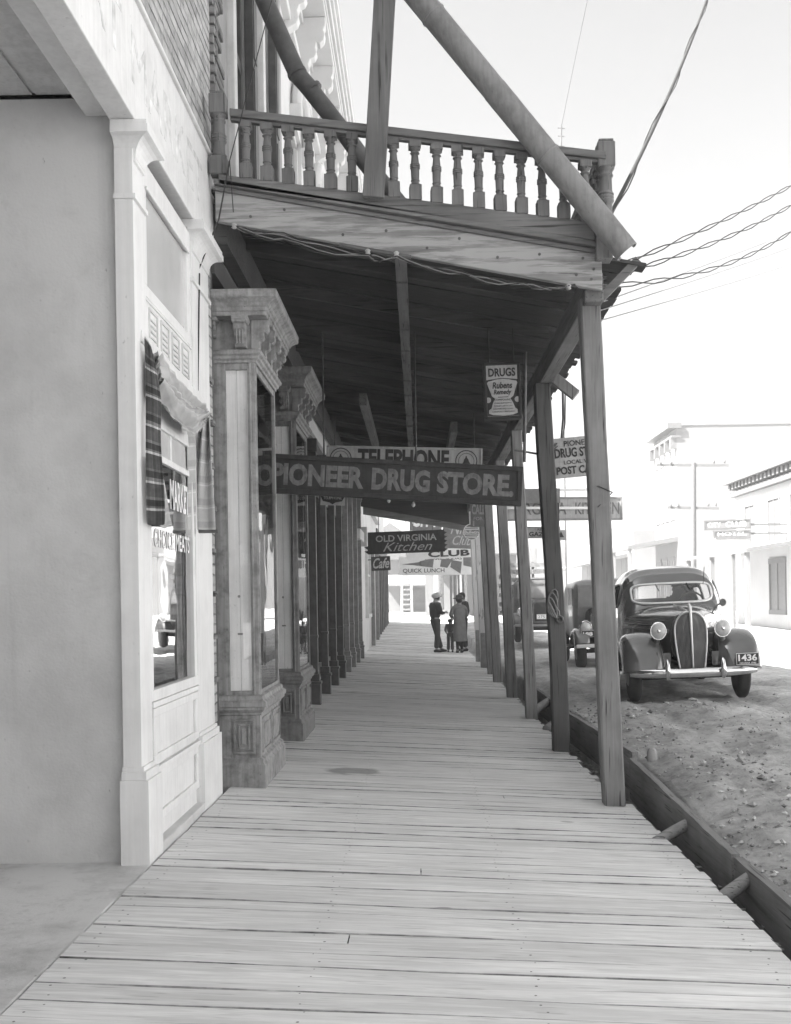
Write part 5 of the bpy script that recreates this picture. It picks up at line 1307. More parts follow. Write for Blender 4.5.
def old_car(name, label, truck=False):
    S = thing(name, label, 'truck' if truck else 'car', (0, 0, 0))
    # boxy body of about 1930: radiator, bonnet, upright cab
    mb = MB(); loft(mb, [supsec(y, w, .55, zt, e=5, n=28) for (y, w, zt) in ((.05, .26, 1.14), (.1, .29, 1.17), (1.0, .40, 1.22), (1.15, .5, 1.24))]); mb.build('hood', M_car if not truck else M_pipe, S)
    mb = MB(); mb.prism([(x, .0, z) for x, z in ((-.28, .55), (.28, .55), (.30, .9), (.29, 1.10), (.22, 1.19), (.0, 1.22), (-.22, 1.19), (-.29, 1.10), (-.30, .9))], (0, .09, 0)); r = mb.build('radiator_shell', M_chromew if not truck else M_pipe, S, bevel=.015)
    mb = MB(); mb.prism([(x, -.006, z) for x, z in ((-.23, .60), (.23, .60), (.245, .9), (.24, 1.07), (.18, 1.13), (-.18, 1.13), (-.24, 1.07), (-.245, .9))], (0, .02, 0)); mb.build('radiator_core', M_black, r)
    y1 = 3.6 if not truck else 2.3
    mb = MB(); loft(mb, [supsec(y, w, .5, zt, e=7, n=40, belt=1.25, taper=.06) for (y, w, zt) in ((1.1, .62, 1.62), (1.15, .68, 1.76), (1.4, .70, 1.83), (y1-.5, .70, 1.82), (y1-.1, .68, 1.72), (y1, .6, 1.5))]); mb.build('body', M_cardust if not truck else M_pipe, S)
    mb = MB(); mb.box(-.55, .55, 1.082, 1.098, 1.28, 1.66); ws = mb.build('windscreen', M_carglass, S)
    mb = MB(); mb.box(-.60, .60, 1.06, 1.10, 1.66, 1.71); mb.box(-.60, .60, 1.06, 1.10, 1.24, 1.28); mb.box(-.60, -.55, 1.06, 1.10, 1.28, 1.66); mb.box(.55, .60, 1.06, 1.10, 1.28, 1.66); mb.build('windscreen_frame', M_cardust, ws)
    for sd in (-1, 1):
        mb = MB(); mb.box(sd*.695-.008, sd*.695+.008, 1.35, 2.1, 1.28, 1.66); mb.build('side_window', M_carglass, S)
        cr = smooth_pts([(-.14, .52), (-.10, .68), (.06, .80), (.30, .84), (.60, .78), (.95, .58), (1.3, .40)], 3)
        mb = MB(); fender(mb, sd, cr, .68, .155, .34, .35, .22); mb.build('front_fender', M_car if not truck else M_pipe, S, solid=.012)
        c = (sd*.60, -.02, .86)
        mb = MB(); mb.lathe(c, [(.115, 0), (.12, .02), (.11, .08), (.07, .16), (.02, .2)], 22, 'y'); hl = mb.build('headlight', M_cardust, S)
        mb = MB(); mb.lathe(c, [(.122, -.012), (.135, -.004), (.132, .015), (.12, .02)], 24, 'y'); mb.build('rim', M_chrome, hl)
        mb = MB(); mb.lathe(c, [(.115, -.004), (.09, -.022), (.05, -.034), (.005, -.038)], 20, 'y'); mb.build('lens', M_lens, hl)
        wheel(S, sd*.68, .34, .36, .18, M_cardust, sd); wheel(S, sd*.70, 3.1 if not truck else 3.4, .36, .13 if not truck else .24, M_cardust, sd)
        mb = MB(); mb.box(sd*.70-.15, sd*.70+.15, 1.3, 2.7, .38, .42); mb.build('running_board', M_tyre, S)
    mb = MB(); mb.tube([(-.62, .02, .78), (.62, .02, .78)], .02, 8); mb.build('headlight_bar', M_chromew, S)
    mb = MB(); mb.box(-.82, .82, -.24, -.215, .46, .53); mb.beam((-.4, -.22, .495), (-.4, .2, .5), .04, .03); mb.beam((.4, -.22, .495), (.4, .2, .5), .04, .03); mb.build('bumper', M_chromew if not truck else M_cardust, S, bevel=.01)
    x0 = -.70 if not truck else -.20
    mb = MB(); mb.box(x0, x0+.27, -.235 if truck else -.05, -.225 if truck else -.04, .66, .80); pl = mb.build('licence_plate', M_signdk if not truck else M_signwh, S)
    yy = -.236 if truck else -.051
    mb = MB(); text_mb(mb, '188', (x0+.04, yy, .69), (1,0,0), (0,0,1), .19, .075, .003, 0, .03) if not truck else text_mb(mb, '275', (x0+.04, yy, .69), (1,0,0), (0,0,1), .19, .075, .003)
    for (a, b, c, d) in ((.005, .265, .79, .795), (.005, .265, .665, .67), (.005, .01, .67, .79), (.26, .265, .67, .79)): mb.box(x0+a, x0+b, yy-.003, yy-.0005, c, d)
    mb.build('plate_number', M_letwh if not truck else M_letdk, pl)
    mb = MB(); mb.beam((x0+.13, yy+.012, .7), (x0+.13, .05, .66), .03, .02); mb.build('plate_bracket', M_black, pl)
    mb = MB(); mb.box(-.5, .5, .1, 3.4, .42, .52); mb.box(-.65, .65, .3, .38, .33, .41); mb.box(-.65, .65, 3.06, 3.14, .33, .41); mb.build('chassis', M_black, S)
    if truck:
        mb = MB(); mb.box(-.85, .85, 2.35, 4.8, .78, .86); mb.build('flat_bed', M_post, S)
        for z in (1.0, 1.25, 1.5, 1.75, 2.0, 2.2):
            mb = MB(); mb.box(-.85, .85, 2.36, 2.40, z, z+.13); mb.build('stake_slat', M_ironlt, S)
        for x in (-.8, 0, .8):
            mb = MB(); mb.box(x-.04, x+.04, 2.40, 2.46, .86, 2.36); mb.build('stake', M_post, S)
        for sd in (-1, 1):
            mb = MB()
            for z in (1.0, 1.3, 1.6, 1.9): mb.box(sd*.84-.02, sd*.84+.02, 2.42, 4.78, z, z+.13)
            mb.build('side_rack', M_post, S)
        mb = MB(); mb.beam((-.62, 1.2, 2.0), (.75, 1.3, 2.06), .10, .12); mb.build('roof_load', M_post, S)
    return S
sed2 = old_car('parked_sedan', 'older square bodied sedan parked behind, half hidden by the nearest porch post')
put(sed2, 3.93, 21.2, R(-2), R(-1.5)); sed2.location.z = .06
trk = old_car('parked_truck', 'old flatbed truck with slatted stakes, seen between the second to fourth porch posts', True)
put(trk, 3.48, 30.0, R(0), 0); trk.location.z = .25

# ---------------------------------------------------------------- people waiting on the walk
def skin(name, chains, mat, parent, root=0, sub=1, scale=1.0):
    """one continuous skinned surface; chains = lists of (key, pos, radius)"""
    keys = {}; vs = []; rs = []; es = []
    for ch in chains:
        prev = None
        for item in ch:
            k = item[0]
            if k not in keys: keys[k] = len(vs); vs.append(V(item[1])); rs.append(item[2])
            if prev is not None and prev != keys[k] and (prev, keys[k]) not in es and (keys[k], prev) not in es: es.append((prev, keys[k]))
            prev = keys[k]
    me = bpy.data.meshes.new(name); me.from_pydata([v-parent.location for v in vs] if False else vs, es, [])
    o = bpy.data.objects.new(name, me); COL.objects.link(o)
    o.modifiers.new('s', 'SKIN'); lay = me.skin_vertices[0].data
    for i, r in enumerate(rs):
        lay[i].radius = (r, r) if not isinstance(r, tuple) else r
        lay[i].use_root = (i == root)
    m = o.modifiers.new('u', 'SUBSURF'); m.levels = m.render_levels = sub
    dg = bpy.context.evaluated_depsgraph_get(); me2 = bpy.data.meshes.new_from_object(o.evaluated_get(dg))
    bpy.data.objects.remove(o)
    me2.name = name; me2.materials.clear(); me2.materials.append(mat)
    for p in me2.polygons: p.use_smooth = True
    o2 = bpy.data.objects.new(name, me2); COL.objects.link(o2); o2.parent = parent
    return o2
def hand_chains(wk, w, d, sidev, s):
    """palm and five fingers off the wrist: d points along the hand, sidev to the thumb side"""
    w = V(w); d = V(d).normalized(); sidev = V(sidev).normalized(); n = d.cross(sidev).normalized(); ch = []
    palm = w+d*.06*s; ch.append([(wk, w, .022*s), (wk+'p', palm, (.034*s))])
    for i, (o, l) in enumerate(((-.03, .058), (-.01, .072), (.01, .078), (.03, .070))):
        b = palm+d*.03*s+sidev*o*s; m = b+d*l*.55*s+n*.012*s; t = m+d*l*.40*s+n*.028*s
        ch.append([(wk+'p', palm, .034*s), (wk+'b%d' % i, b, .011*s), (wk+'m%d' % i, m, .009*s), (wk+'t%d' % i, t, .007*s)])
    b = w+d*.03*s+sidev*.035*s; ch.append([(wk+'p', palm, .034*s), (wk+'th', b+d*.02*s, .012*s), (wk+'tt', b+d*.055*s+sidev*.018*s+n*.01*s, .009*s)])
    return ch
def person(label, loc, yaw, h, J, parts):
    """J: joint positions for a 1.75 m figure facing -y; parts: clothing builders"""
    s = h/1.75
    P = thing('person', label, 'person', loc); P.rotation_euler = (0, 0, yaw); P.scale = (s, s, s)
    def j(k): return V(J[k])
    neck, head, top = j('neck'), j('head'), j('head')+V((0, .02, .13))
    fwd = V(J.get('face', (0, -1, -.1))).normalized()
    ch = [[('pel', j('pel'), .125), ('waist', (j('pel')+j('chest'))/2, .115), ('chest', j('chest'), .14), ('neck', neck, .058), ('skull', j('head')-fwd*.01, .088), ('crown', j('head')-fwd*.02+V((0,0,.085)), .072)],
          [('skull', j('head')-fwd*.01, .088), ('jaw', j('head')+fwd*.045-V((0,0,.075)), .048)],
          [('skull', j('head')-fwd*.01, .088), ('nose', j('head')+fwd*.105-V((0,0,.02)), .012)]]
    sd = V((fwd.y, -fwd.x, 0))
    for q in (-1, 1): ch.append([('skull', j('head'), .088), ('ear%d' % q, j('head')+sd*.085*q-V((0,0,.01)), .02)])
    for a in 'LR':
        ch.append([('chest', j('chest'), .14), ('sh'+a, j('sh'+a), .062), ('el'+a, j('el'+a), .043), ('wr'+a, j('wr'+a), .027)])
        hd = (j('wr'+a)-j('el'+a)); ch += hand_chains('wr'+a, j('wr'+a), hd, (-1 if a == 'R' else 1, 0, .2), 1.0)
        ch.append([('pel', j('pel'), .125), ('hip'+a, j('hip'+a), .092), ('kn'+a, j('kn'+a), .060), ('an'+a, j('an'+a), .042), ('toe'+a, j('an'+a)+V(J.get('toe'+a, (0, -.15, -.045))), .038)])
    skin('body', ch, M_skin, P)
    for f in parts: f(P, j, fwd)
    return P
def trousers(mat, flare=.085):
    def f(P, j, fwd):
        ch = []
        for a in 'LR': ch.append([('pel', j('pel')+V((0,0,.09)), .165), ('pel2', j('pel'), .165), ('hip'+a, j('hip'+a), .112), ('kn'+a, j('kn'+a), .088), ('an'+a, j('an'+a)+V((0,0,.015)), flare)])
        skin('trousers', ch, mat, P)
        for a in 'LR':
            mb = MB(); c = j('an'+a); mb.tube([c+V((0,.07,-.05)), c+V((0,0,-.035)), c+V((0,-.09,-.05)), c+V((0,-.19,-.062))], [.036, .05, .044, .024], 10)
            o = mb.build('shoe', M_black, None); o.parent = P
    return f
def shirt(mat, hem=.0):
    def f(P, j, fwd):
        ch = [[('w', j('pel')+V((0,0,.04+hem)), .175), ('m', (j('pel')+j('chest'))/2+V((0,0,.02)), .17), ('c', j('chest'), .20), ('n', j('neck')-V((0,0,.045)), .075)]]
        for a in 'LR': ch.append([('c', j('chest'), .20), ('s'+a, j('sh'+a), .098), ('e'+a, j('el'+a), .072), ('r'+a, j('wr'+a)+(j('el'+a)-j('wr'+a))*.12, .045)])
        skin('shirt', ch, mat, P)
    return f
def coat(mat, zhem):
    def f(P, j, fwd):
        ch = []
        for a in 'LR': ch.append([('c', j('chest'), .155), ('s'+a, j('sh'+a), .085), ('e'+a, j('el'+a), .068), ('r'+a, j('wr'+a)+(j('el'+a)-j('wr'+a))*.1, .052)])
        skin('coat_sleeves', ch, mat, P)
        mb = MB(); n = 30; zs = [zhem, zhem+.02, .55, .80, .98, 1.10, 1.22, 1.34, 1.42, 1.46]; rx = [.215, .213, .205, .195, .18, .165, .18, .19, .155, .085]; ry = [.22, .218, .20, .19, .165, .14, .145, .14, .11, .075]; vs = []; fs = []
        for i, z in enumerate(zs):
            c = j('pel').lerp(j('chest'), max(0, min(1, (z-.95)/.4)))
            for k in range(n):
                a = 2*math.pi*k/n; pl = 1+.05*math.sin(a*7)*max(0, (1-z))
                vs.append((c.x+rx[i]*math.cos(a)*pl, c.y+ry[i]*math.sin(a)*pl, z))
        for i in range(len(zs)-1):
            for k in range(n): fs.append((i*n+k, i*n+(k+1) % n, (i+1)*n+(k+1) % n, (i+1)*n+k))
        mb.add(vs, fs, True); o = mb.build('coat', mat, None, solid=.012); o.parent = P
        mb = MB(); c = j('neck'); mb.tube([(c.x+.09*math.cos(a*.52), c.y+.08*math.sin(a*.52), 1.44+.02*math.sin(a*.52)) for a in range(12)], .028, 8, closed=True); o = mb.build('collar', mat, None); o.parent = P
        for a in 'LR':
            mb = MB(); c = j('an'+a); mb.tube([c+V((0,.07,-.045)), c+V((0,0,-.035)), c+V((0,-.09,-.05)), c+V((0,-.17,-.062))], [.030, .042, .036, .02], 10); o = mb.build('shoe', M_black, None); o.parent = P
            ch2 = [[('k', j('kn'+a), .066), ('a', j('an'+a), .047)]]; skin('stocking', ch2, M_cdark, P)
    return f
def hat(mat, brim=.15, crown=.11, tilt=-.15, dz=.055, peak=False):
    def f(P, j, fwd):
        c = j('head')-fwd*.015; n = 24; vs = []; fs = []
        prof = [(brim, .0), (brim*.98, .012), (.105, .03), (.102, .07), (.09, crown), (.05, crown+.022), (.004, crown+.026)]
        if peak: prof = [(.106, -.02), (.115, .0), (.135, .045), (.13, .075), (.09, .10), (.004, .11)]
        for r, z in prof:
            for k in range(n):
                a = 2*math.pi*k/n; x = r*math.cos(a); y = r*1.08*math.sin(a)
                vs.append(V((x, y, z)))
        for i in range(len(prof)-1):
            for k in range(n): fs.append((i*n+k, i*n+(k+1) % n, (i+1)*n+(k+1) % n, (i+1)*n+k))
        if peak:
            b = len(vs)
            for t in range(9):
                a = math.pi*(1.12+.76*t/8); vs += [V((.107*math.cos(a), .115*math.sin(a), -.015)), V((.112*math.cos(a)*1.15, .12*math.sin(a)*1.70, -.05))]
            fs += [(b+2*t, b+2*t+1, b+2*t+3, b+2*t+2) for t in range(8)]
        yaw = math.atan2(fwd.x, -fwd.y); M = Matrix.Translation(c+V((0,0,dz)))@Matrix.Rotation(yaw, 4, 'Z')@Matrix.Rotation(-tilt, 4, 'X')
        mb = MB(); mb.add([M@v for v in vs], fs, True); o = mb.build('cap' if peak else 'hat', mat, None, solid=.01); o.parent = P
    return f
def hair(mat, r=.098):
    def f(P, j, fwd):
        c = j('head')-fwd*.03; mb = MB(); mb.lathe((c.x, c.y, c.z-.07), [(.06, -.01), (r*.95, .03), (r*1.02, .08), (r, .13), (r*.75, .17), (.01, .19)], 16); o = mb.build('hair', mat, None); o.parent = P
    return f
stand = dict(pel=(0, 0, .95), chest=(0, .0, 1.30), neck=(0, .0, 1.49), head=(0, -.02, 1.62), shL=(.185, 0, 1.40), shR=(-.185, 0, 1.40), elL=(.25, .02, 1.12), elR=(-.25, .02, 1.12), wrL=(.22, -.16, .98), wrR=(-.22, -.16, .98),
             hipL=(.095, 0, .88), hipR=(-.095, 0, .88), knL=(.10, -.02, .48), knR=(-.10, -.02, .48), anL=(.11, .02, .085), anR=(-.11, .02, .085))
def pose(**k): d = dict(stand); d.update(k); return d
# the man in the pale cap, looking down at something in his hands, turned to the right
man = pose(face=(0, -.85, -.5), head=(0, -.07, 1.60), elL=(.23, -.06, 1.14), elR=(-.23, -.06, 1.14), wrL=(.10, -.27, 1.16), wrR=(-.10, -.27, 1.16), neck=(0, -.02, 1.48), chest=(0, .03, 1.29), anR=(-.12, .05, .085), knR=(-.11, .0, .48), anL=(.12, -.24, .085), knL=(.10, -.12, .47))
person('man in a pale peaked cap and dark work clothes, leftmost of the waiting people', (.47, 31.0, walk_z(.47, 31)), R(118), 1.73, man, [trousers(M_cdark), shirt(M_cdark, -.06), hat(M_cap, peak=True, tilt=.35, dz=.03), hair(M_hair, .09)])
woman = pose(face=(0, -1, -.15), pel=(0, .02, .95), elL=(.27, -.05, 1.14), elR=(-.27, -.05, 1.14), wrL=(.14, -.24, 1.10), wrR=(-.14, -.24, 1.10), anL=(.07, .0, .085), anR=(-.07, .0, .085), knL=(.075, 0, .48), knR=(-.075, 0, .48))
person('woman in a long grey coat and dark brimmed hat, seen from behind', (1.17, 31.1, walk_z(1.17, 31)), R(192), 1.66, woman, [coat(M_ccoat, .36), hat(M_hair, .185, .10, .1, .05), hair(M_hair, .102)])
kid = pose(face=(0, -1, 0), head=(0, -.02, 1.60), neck=(0, 0, 1.46))
person('small child in a dark snow suit standing between the man and the woman', (.905, 31.4, walk_z(.9, 31)), R(170), 1.0, kid, [trousers(M_cmid, .10), shirt(M_cmid), hair(M_hair, .125)])
tall = pose(face=(.8, -.6, 0))
person('taller dark haired man mostly hidden behind the woman in the coat', (1.32, 32.4, walk_z(1.3, 32.4)), R(-60), 1.80, tall, [trousers(M_cdark), shirt(M_cdark), hair(M_hair, .105)])

# ---------------------------------------------------------------- far side of the street and the end of the walk
def building(name, label, x0, x1, y0, y1, z0, h, mat):
    B = thing(name, label, 'building', ((x0+x1)/2, (y0+y1)/2, z0))
    mb = MB(); mb.box(x0, x1, y0, y1, z0-1, z0+h); mb.build('wall', mat, B); return B
def face_windows(B, x, ys, z0, z1, w, hood=False):
    for y in ys:
        mb = MB(); mb.box(x-.06, x+.02, y-w/2-.12, y+w/2+.12, z0-.18, z0); mb.box(x-.06, x+.02, y-w/2-.12, y+w/2+.12, z1, z1+.22); mb.box(x-.05, x+.02, y-w/2-.1, y-w/2, z0, z1); mb.box(x-.05, x+.02, y+w/2, y+w/2+.1, z0, z1); mb.box(x-.04, x+.01, y-.03, y+.03, z0, z1); f = mb.build('window', M_bgwall, B)
        mb = MB(); mb.box(x-.012, x+.02, y-w/2, y+w/2, z0, z1); mb.build('pane', M_bgwin, f)
bx = 16.6
a = building('brick_block', 'big pale two storey block with an arched parapet across the street', bx, bx+13, 68, 74.5, .4, 12.0, M_bgwall)
face_windows(a, bx, [69.3, 70.7, 72.1, 73.5], 6.6, 10.2, .8); face_windows(a, bx, [69.6, 71.6, 73.4], 1.0, 3.8, 1.2)
mb = MB(); mb.box(bx-.6, bx+.3, 67.8, 74.7, 12.2, 12.55); mb.box(bx-.35, bx+.3, 67.9, 74.6, 11.6, 11.75)
for k in range(5): mb.box(bx-.4, bx, 68.0+1.5*k, 68.3+1.5*k, 10.9, 11.6)
mb.build('cornice', M_bgwin, a)
mb = MB(); pts = [(bx+.3+.0, 67.95, 12.38), (bx+1.5, 67.95, 12.38), (bx+2.4, 67.95, 12.55), (bx+3.4, 67.95, 13.0), (bx+4.3, 67.95, 13.3), (bx+6, 67.95, 13.2), (bx+13, 67.95, 13.2), (bx+13, 67.95, 12.38)]
mb.prism(pts, (0, .5, 0)); mb.build('parapet', M_bgwall, a)
mb = MB(); mb.hexa([(bx-3.2, 68, 4.55), (bx, 68, 5.0), (bx, 75, 5.0), (bx-3.2, 75, 4.55), (bx-3.2, 68, 4.75), (bx, 68, 5.3), (bx, 75, 5.3), (bx-3.2, 75, 4.75)]); mb.build('street_awning', M_bgwin, a)
for y in (68.5, 74):
    mb = MB(); mb.box(bx-3.1, bx-2.9, y-.1, y+.1, .3, 4.6); mb.build('awning_post', M_bgwall, a)
b = building('dentil_building', 'pale building with a dark dentil cornice at the right edge', 13.9, 24, 37, 46.5, .3, 6.0, M_far2)
face_windows(b, 13.9, [39, 41.5, 44.5], 3.6, 5.2, 1.2); face_windows(b, 13.9, [41.2], .9, 2.7, 1.7)
mb = MB(); mb.box(13.4, 14.2, 36.8, 46.7, 6.3, 6.55); mb.box(13.65, 14.1, 36.9, 46.6, 5.75, 5.95); mb.build('cornice', M_bgdark, b)
for k in range(20):
    mb = MB(); mb.box(13.55, 13.9, 37.1+.48*k, 37.32+.48*k, 6.05, 6.28); mb.build('dentil', M_bgdark, b)
mb = MB(); mb.hexa([(11.4, 37, 3.0), (13.9, 37, 3.35), (13.9, 46, 3.35), (11.4, 46, 3.0), (11.4, 37, 3.12), (13.9, 37, 3.5), (13.9, 46, 3.5), (11.4, 46, 3.12)]); mb.build('street_awning', M_bgwin, b)
for y in (37.5, 42, 45.6):
    mb = MB(); mb.box(11.5, 11.65, y-.08, y+.08, .2, 3.0); mb.build('awning_post', M_bgwall, b)
for (nm, lb, y0_, y1_, hh) in (('bounce_store', 'pale plastered store across the street, out of view to the right, added to bounce sunlight', 5, 35.5, 6.5), ('rear_bounce_store', 'pale plastered store across the street behind the camera, added to bounce sunlight', -26, 4, 7.0)):  # unseen stores added to throw sunlight back on the left row and walk
    q = building(nm, lb, 14.2, 24, y0_, y1_, .3, hh, M_far2)
    face_windows(q, 14.2, [y0_+3+4.2*k for k in range(int((y1_-y0_-4)/4.2)+1)], 1.3, 3.0, 1.8)
    mb = MB(); mb.box(13.85, 14.4, y0_-.1, y1_+.1, hh-.1, hh+.32); mb.build('cornice', M_bgwin, q)
c = building('low_building', 'low white shop beyond the big pale block', 17, 27, 84, 112, .5, 6.2, M_bgwall)
face_windows(c, 17, [88, 94, 100, 106], 2.0, 4.6, 1.6)
mb = MB(); mb.hexa([(13.6, 84.5, 4.2), (17, 84.5, 4.7), (17, 111, 4.7), (13.6, 111, 4.2), (13.6, 84.5, 4.4), (17, 84.5, 5.0), (17, 111, 5.0), (13.6, 111, 4.4)]); mb.build('street_awning', M_bgwin, c)
d = building('far_building', 'white two storey building closing the view down the street', 8, 26, 128, 140, .7, 9.0, M_bgwall)
for x in (10, 13.5, 17, 20.5):
    mb = MB(); mb.box(x-.6, x+.6, 127.94, 128.02, 4.9, 7.6); f = mb.build('window', M_bgwin, d)
e = building('gabled_house', 'white gabled house with a grey roof across the open lot', -6, 1.5, 84, 92, .5, 4.4, M_bgwall)
mb = MB(); mb.prism([(-6.4, 83.6, 4.7), (1.9, 83.6, 4.7), (-2.2, 83.6, 7.6)], (0, 8.8, 0)); mb.build('roof', M_bgwin, e)
mb = MB(); mb.box(-1.3, .6, 83.9, 84.02, 1.3, 2.4); mb.build('window', M_bgwin, e)
mb = MB(); mb.hexa([(-3.2, 81.5, 2.6), (1.4, 81.5, 2.6), (1.4, 84, 3.4), (-3.2, 84, 3.4), (-3.2, 81.5, 2.72), (1.4, 81.5, 2.72), (1.4, 84, 3.52), (-3.2, 84, 3.52)]); mb.build('porch_roof', M_ironlt, e)
g = thing('canopy_portico', 'pale portico with two thick grey columns beyond the waiting people', 'building', (2, 64, .5))
mb = MB(); mb.box(.3, 6.2, 63.2, 66.5, 4.2, 5.2); mb.build('roof', M_bgwall, g)
for x in (1.2, 2.6):
    mb = MB(); mb.box(x-.34, x+.34, 63.4, 64.0, .4, .9); mb.lathe((x, 63.7, .9), [(.30, 0), (.29, 3.0), (.34, 3.1), (.34, 3.3)], 14); mb.build('column', M_ironlt, g)
mb = MB(); mb.box(.4, 6.1, 66.3, 66.5, .4, 4.2); mb.build('wall', M_bgwall, g)
# open framework of dark uprights behind the woman
FR = thing('timber_frame', 'row of tall dark uprights behind the woman in the coat', 'fence', (2.0, 48, .4))
for x in (1.45, 1.62, 1.80, 2.0):
    mb = MB(); mb.box(x-.045, x+.045, 47.9, 48.1, .2, 3.2); mb.build('upright', M_post, FR)
mb = MB(); mb.box(1.35, 2.1, 47.88, 48.12, 3.2, 3.35); mb.build('top_rail', M_post, FR)
LD = thing('wooden_ladder', 'white wooden ladder standing in the bright open lot', 'ladder', (-.72, 60, .47))
mb = MB(); mb.beam((-.98, 60, .45), (-.93, 60.3, 3.3), .10, .10); mb.beam((-.40, 60, .45), (-.45, 60.3, 3.3), .10, .10); mb.build('rail', M_signwh, LD)
for k in range(9):
    mb = MB(); mb.beam((-.94, 60+.03*k, .7+.28*k), (-.44, 60+.03*k, .7+.28*k), .08, .10); mb.build('rung', M_ironlt, LD)
# pole, billboard and signs opposite
UP = thing('utility_pole', 'tall pale utility pole with two crossarms across the street', 'pole', (13.1, 51, .3))
mb = MB(); mb.tube([(13.1, 51, -.5), (13.25, 51, 7.85)], [.17, .12], 10); mb.build('pole', M_bgwin, UP)
for z, w in ((7.75, 1.7), (5.7, 1.2)):
    mb = MB(); mb.beam((13.2-w, 51.1, z+.05), (13.2+w, 50.9, z-.05), .10, .12); arm = mb.build('crossarm', M_bgwin, UP)
    for q in (-.9, -.6, .6, .9):
        mb = MB(); mb.lathe((13.2+w*q, 51, z+.06), [(.03, 0), (.06, .05), (.05, .14), (.02, .17)], 8); mb.build('insulator', M_bgdark, arm)
s, L, W, h, Rv, U = sign('street_sign', 'long pale sign reading CLUB over the far sidewalk', 40, (704, 521), (750, 519), 9, M_bgwall, M_bgwin, .05, .08, [('CITY', .08, .36, .25, .8, M_letwh), ('CLUB', .46, .92, .2, .85, M_letwh, 0, .03)])
mb = MB(); mb.beam(L(.5, .5, .1), (13.9, 40.06, L(0, .5).z), .08, .08); mb.build('arm', M_bgwin, s)
s, L, W, h, Rv, U = sign('street_sign', 'smaller pale sign under the far CLUB sign', 40, (714, 531), (750, 530), 6.5, M_bgwall, M_bgwin, .05, .08, [('HOTEL', .1, .9, .2, .8, M_letwh)])
mb = MB(); mb.beam(L(.9, .5, .1), (13.9, 40.06, L(0, .5).z), .08, .08); mb.build('arm', M_bgwin, s)
s, L, W, h, Rv, U = sign('street_billboard', 'blank white board with a dark top edge below the far signs', 39, (716, 539), (750, 537.5), 16, M_signwh, None, .04, .10, [])
mb = MB(); mb.beam(L(-.01, 1.02, .0), L(1.01, 1.02, .0), .12, .07); mb.beam(L(.5, 0, .06), (L(.5, 0).x, 39.05, .1), .10, .10); mb.build('board_stand', M_bgwin, s)
mb = MB(); mb.tube([at(561, 240, 46), at(561, 165, 46), at(561.5, 125, 46)], [.04, .035, .03], 7)
for k, py in enumerate((128, 136, 146, 156)): mb.beam(at(557.5+k*.2, py, 46), at(565-k*.3, py+.6, 46), .03, .03)
p = at(561, 240, 46); mb.tube([(p.x, 46, .2), p], .03, 7)
tag(mb.build('radio_mast', M_pipe, None), 'thin radio mast with short crossbars seen above the balcony rail', 'mast')
mb = MB(); mb.tube([at(561.5, 126, 46), at(577, 50, 40), at(600, -60, 34)], .012, 5); tag(mb.build('mast_wire', M_pipe, None), 'faint wire rising from the top of the radio mast', 'wire')
# distant rise of ground that closes the horizon
mb = MB(); vs = []; fs = []
nx, ny = 40, 8
for j in range(ny):
    for i in range(nx):
        x = -260+520*i/(nx-1); y = 150+30*j; vs.append((x, y, -1+(.2+2.2*j)*(1+.4*noise.noise(V((x*.02, y*.02, 0))))))
for j in range(ny-1):
    for i in range(nx-1): fs.append((j*nx+i, j*nx+i+1, (j+1)*nx+i+1, (j+1)*nx+i))
mb.add(vs, fs, True); tag(mb.build('hill', plain('pale hillside', .30, .95), None, fixn=False), kind='structure')

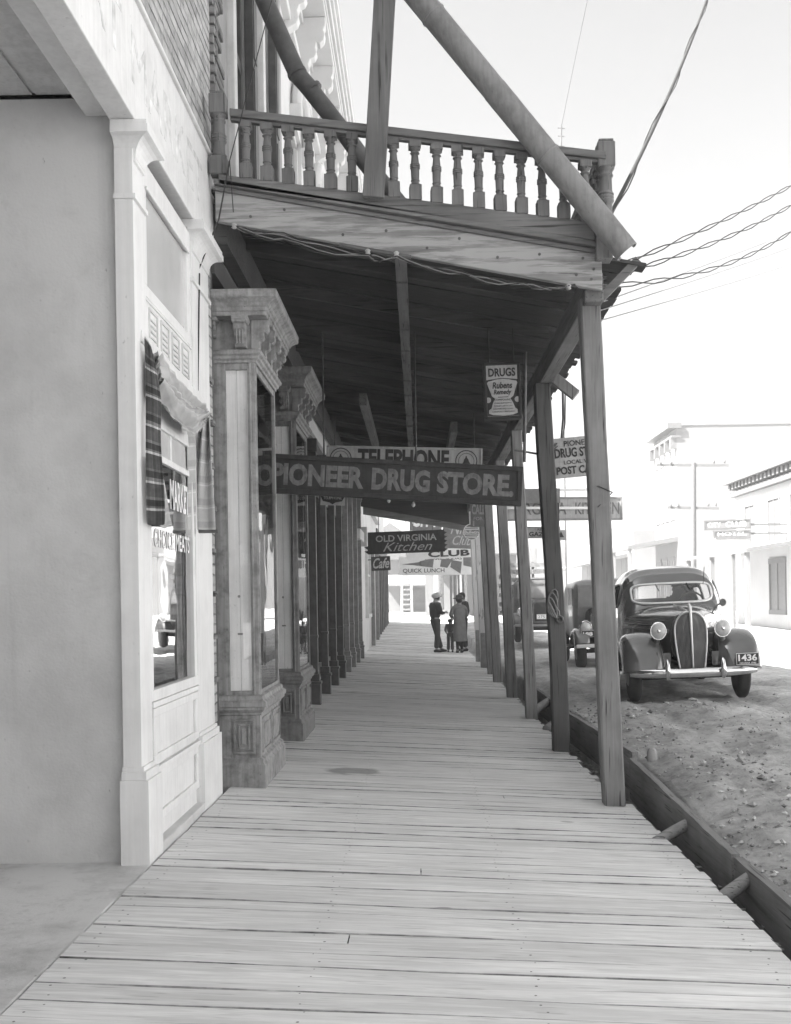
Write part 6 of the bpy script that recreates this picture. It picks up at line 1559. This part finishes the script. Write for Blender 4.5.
# ---------------------------------------------------------------- light, sky, camera
SUN_EL, SUN_AZ = 50.0, -112.0      # azimuth from +Y, positive towards +X: the sun stands behind the left hand row
sd = V((math.sin(R(SUN_AZ))*math.cos(R(SUN_EL)), math.cos(R(SUN_AZ))*math.cos(R(SUN_EL)), math.sin(R(SUN_EL))))
sl = bpy.data.lights.new('sun', 'SUN'); sl.energy = 5.0; sl.angle = R(.53); sl.color = (1, .985, .97)
so = bpy.data.objects.new('sun', sl); COL.objects.link(so); so.rotation_euler = (-sd).to_track_quat('-Z', 'Y').to_euler(); so.location = (-20, 0, 40)
w = bpy.data.worlds.new('World'); scene.world = w; w.use_nodes = True; nt = w.node_tree; nt.nodes.clear()
out = nt.nodes.new('ShaderNodeOutputWorld'); bg = nt.nodes.new('ShaderNodeBackground'); sky = nt.nodes.new('ShaderNodeTexSky'); bw = nt.nodes.new('ShaderNodeRGBToBW')
sky.sky_type = 'NISHITA'; sky.sun_disc = False; sky.sun_elevation = R(SUN_EL); sky.sun_rotation = R(SUN_AZ); sky.dust_density = 4.0; sky.air_density = 2.0; sky.altitude = 0
nt.links.new(sky.outputs[0], bw.inputs[0]); nt.links.new(bw.outputs[0], bg.inputs['Color']); bg.inputs['Strength'].default_value = .05; nt.links.new(bg.outputs[0], out.inputs['Surface'])
cam = bpy.data.cameras.new('camera'); co = bpy.data.objects.new('camera', cam); COL.objects.link(co)
cam.sensor_fit = 'VERTICAL'; cam.sensor_height = 24; cam.lens = F/1024*24; cam.shift_x = -(CX-395.5)/1024; cam.shift_y = (CY-512)/1024
cam.clip_start = .05; cam.clip_end = 2000
c, s_ = math.cos(ROLL), math.sin(ROLL)
co.matrix_world = Matrix(((c, s_, 0, 0), (0, 0, -1, 0), (-s_, c, 0, EYE), (0, 0, 0, 1)))
scene.camera = co
scene.view_settings.view_transform = 'Standard'; scene.view_settings.look = 'None'; scene.view_settings.gamma = 1; scene.view_settings.exposure = 2.42
scene.render.engine = 'CYCLES'; scene.cycles.max_bounces = 8; scene.cycles.transparent_max_bounces = 16
scene.cycles.caustics_reflective = False; scene.cycles.caustics_refractive = False
try: scene.cycles.use_denoising = True
except Exception: pass
# ---------------------------------------------------------------- dusty air over the street
def haze(density):
    m = bpy.data.materials.new('dusty air'); m.use_nodes = True; nt = m.node_tree; nt.nodes.clear()
    o = nt.nodes.new('ShaderNodeOutputMaterial'); v = nt.nodes.new('ShaderNodeVolumePrincipled')
    v.inputs['Color'].default_value = (.95, .95, .95, 1); v.inputs['Density'].default_value = density; v.inputs['Anisotropy'].default_value = .3
    nt.links.new(v.outputs[0], o.inputs['Volume'])
    mb = MB(); mb.box(-300, 300, -80, 420, -4, 24)
    tag(mb.build('haze', m, None), kind='stuff')
haze(.0018)
scene.cycles.volume_bounces = 1
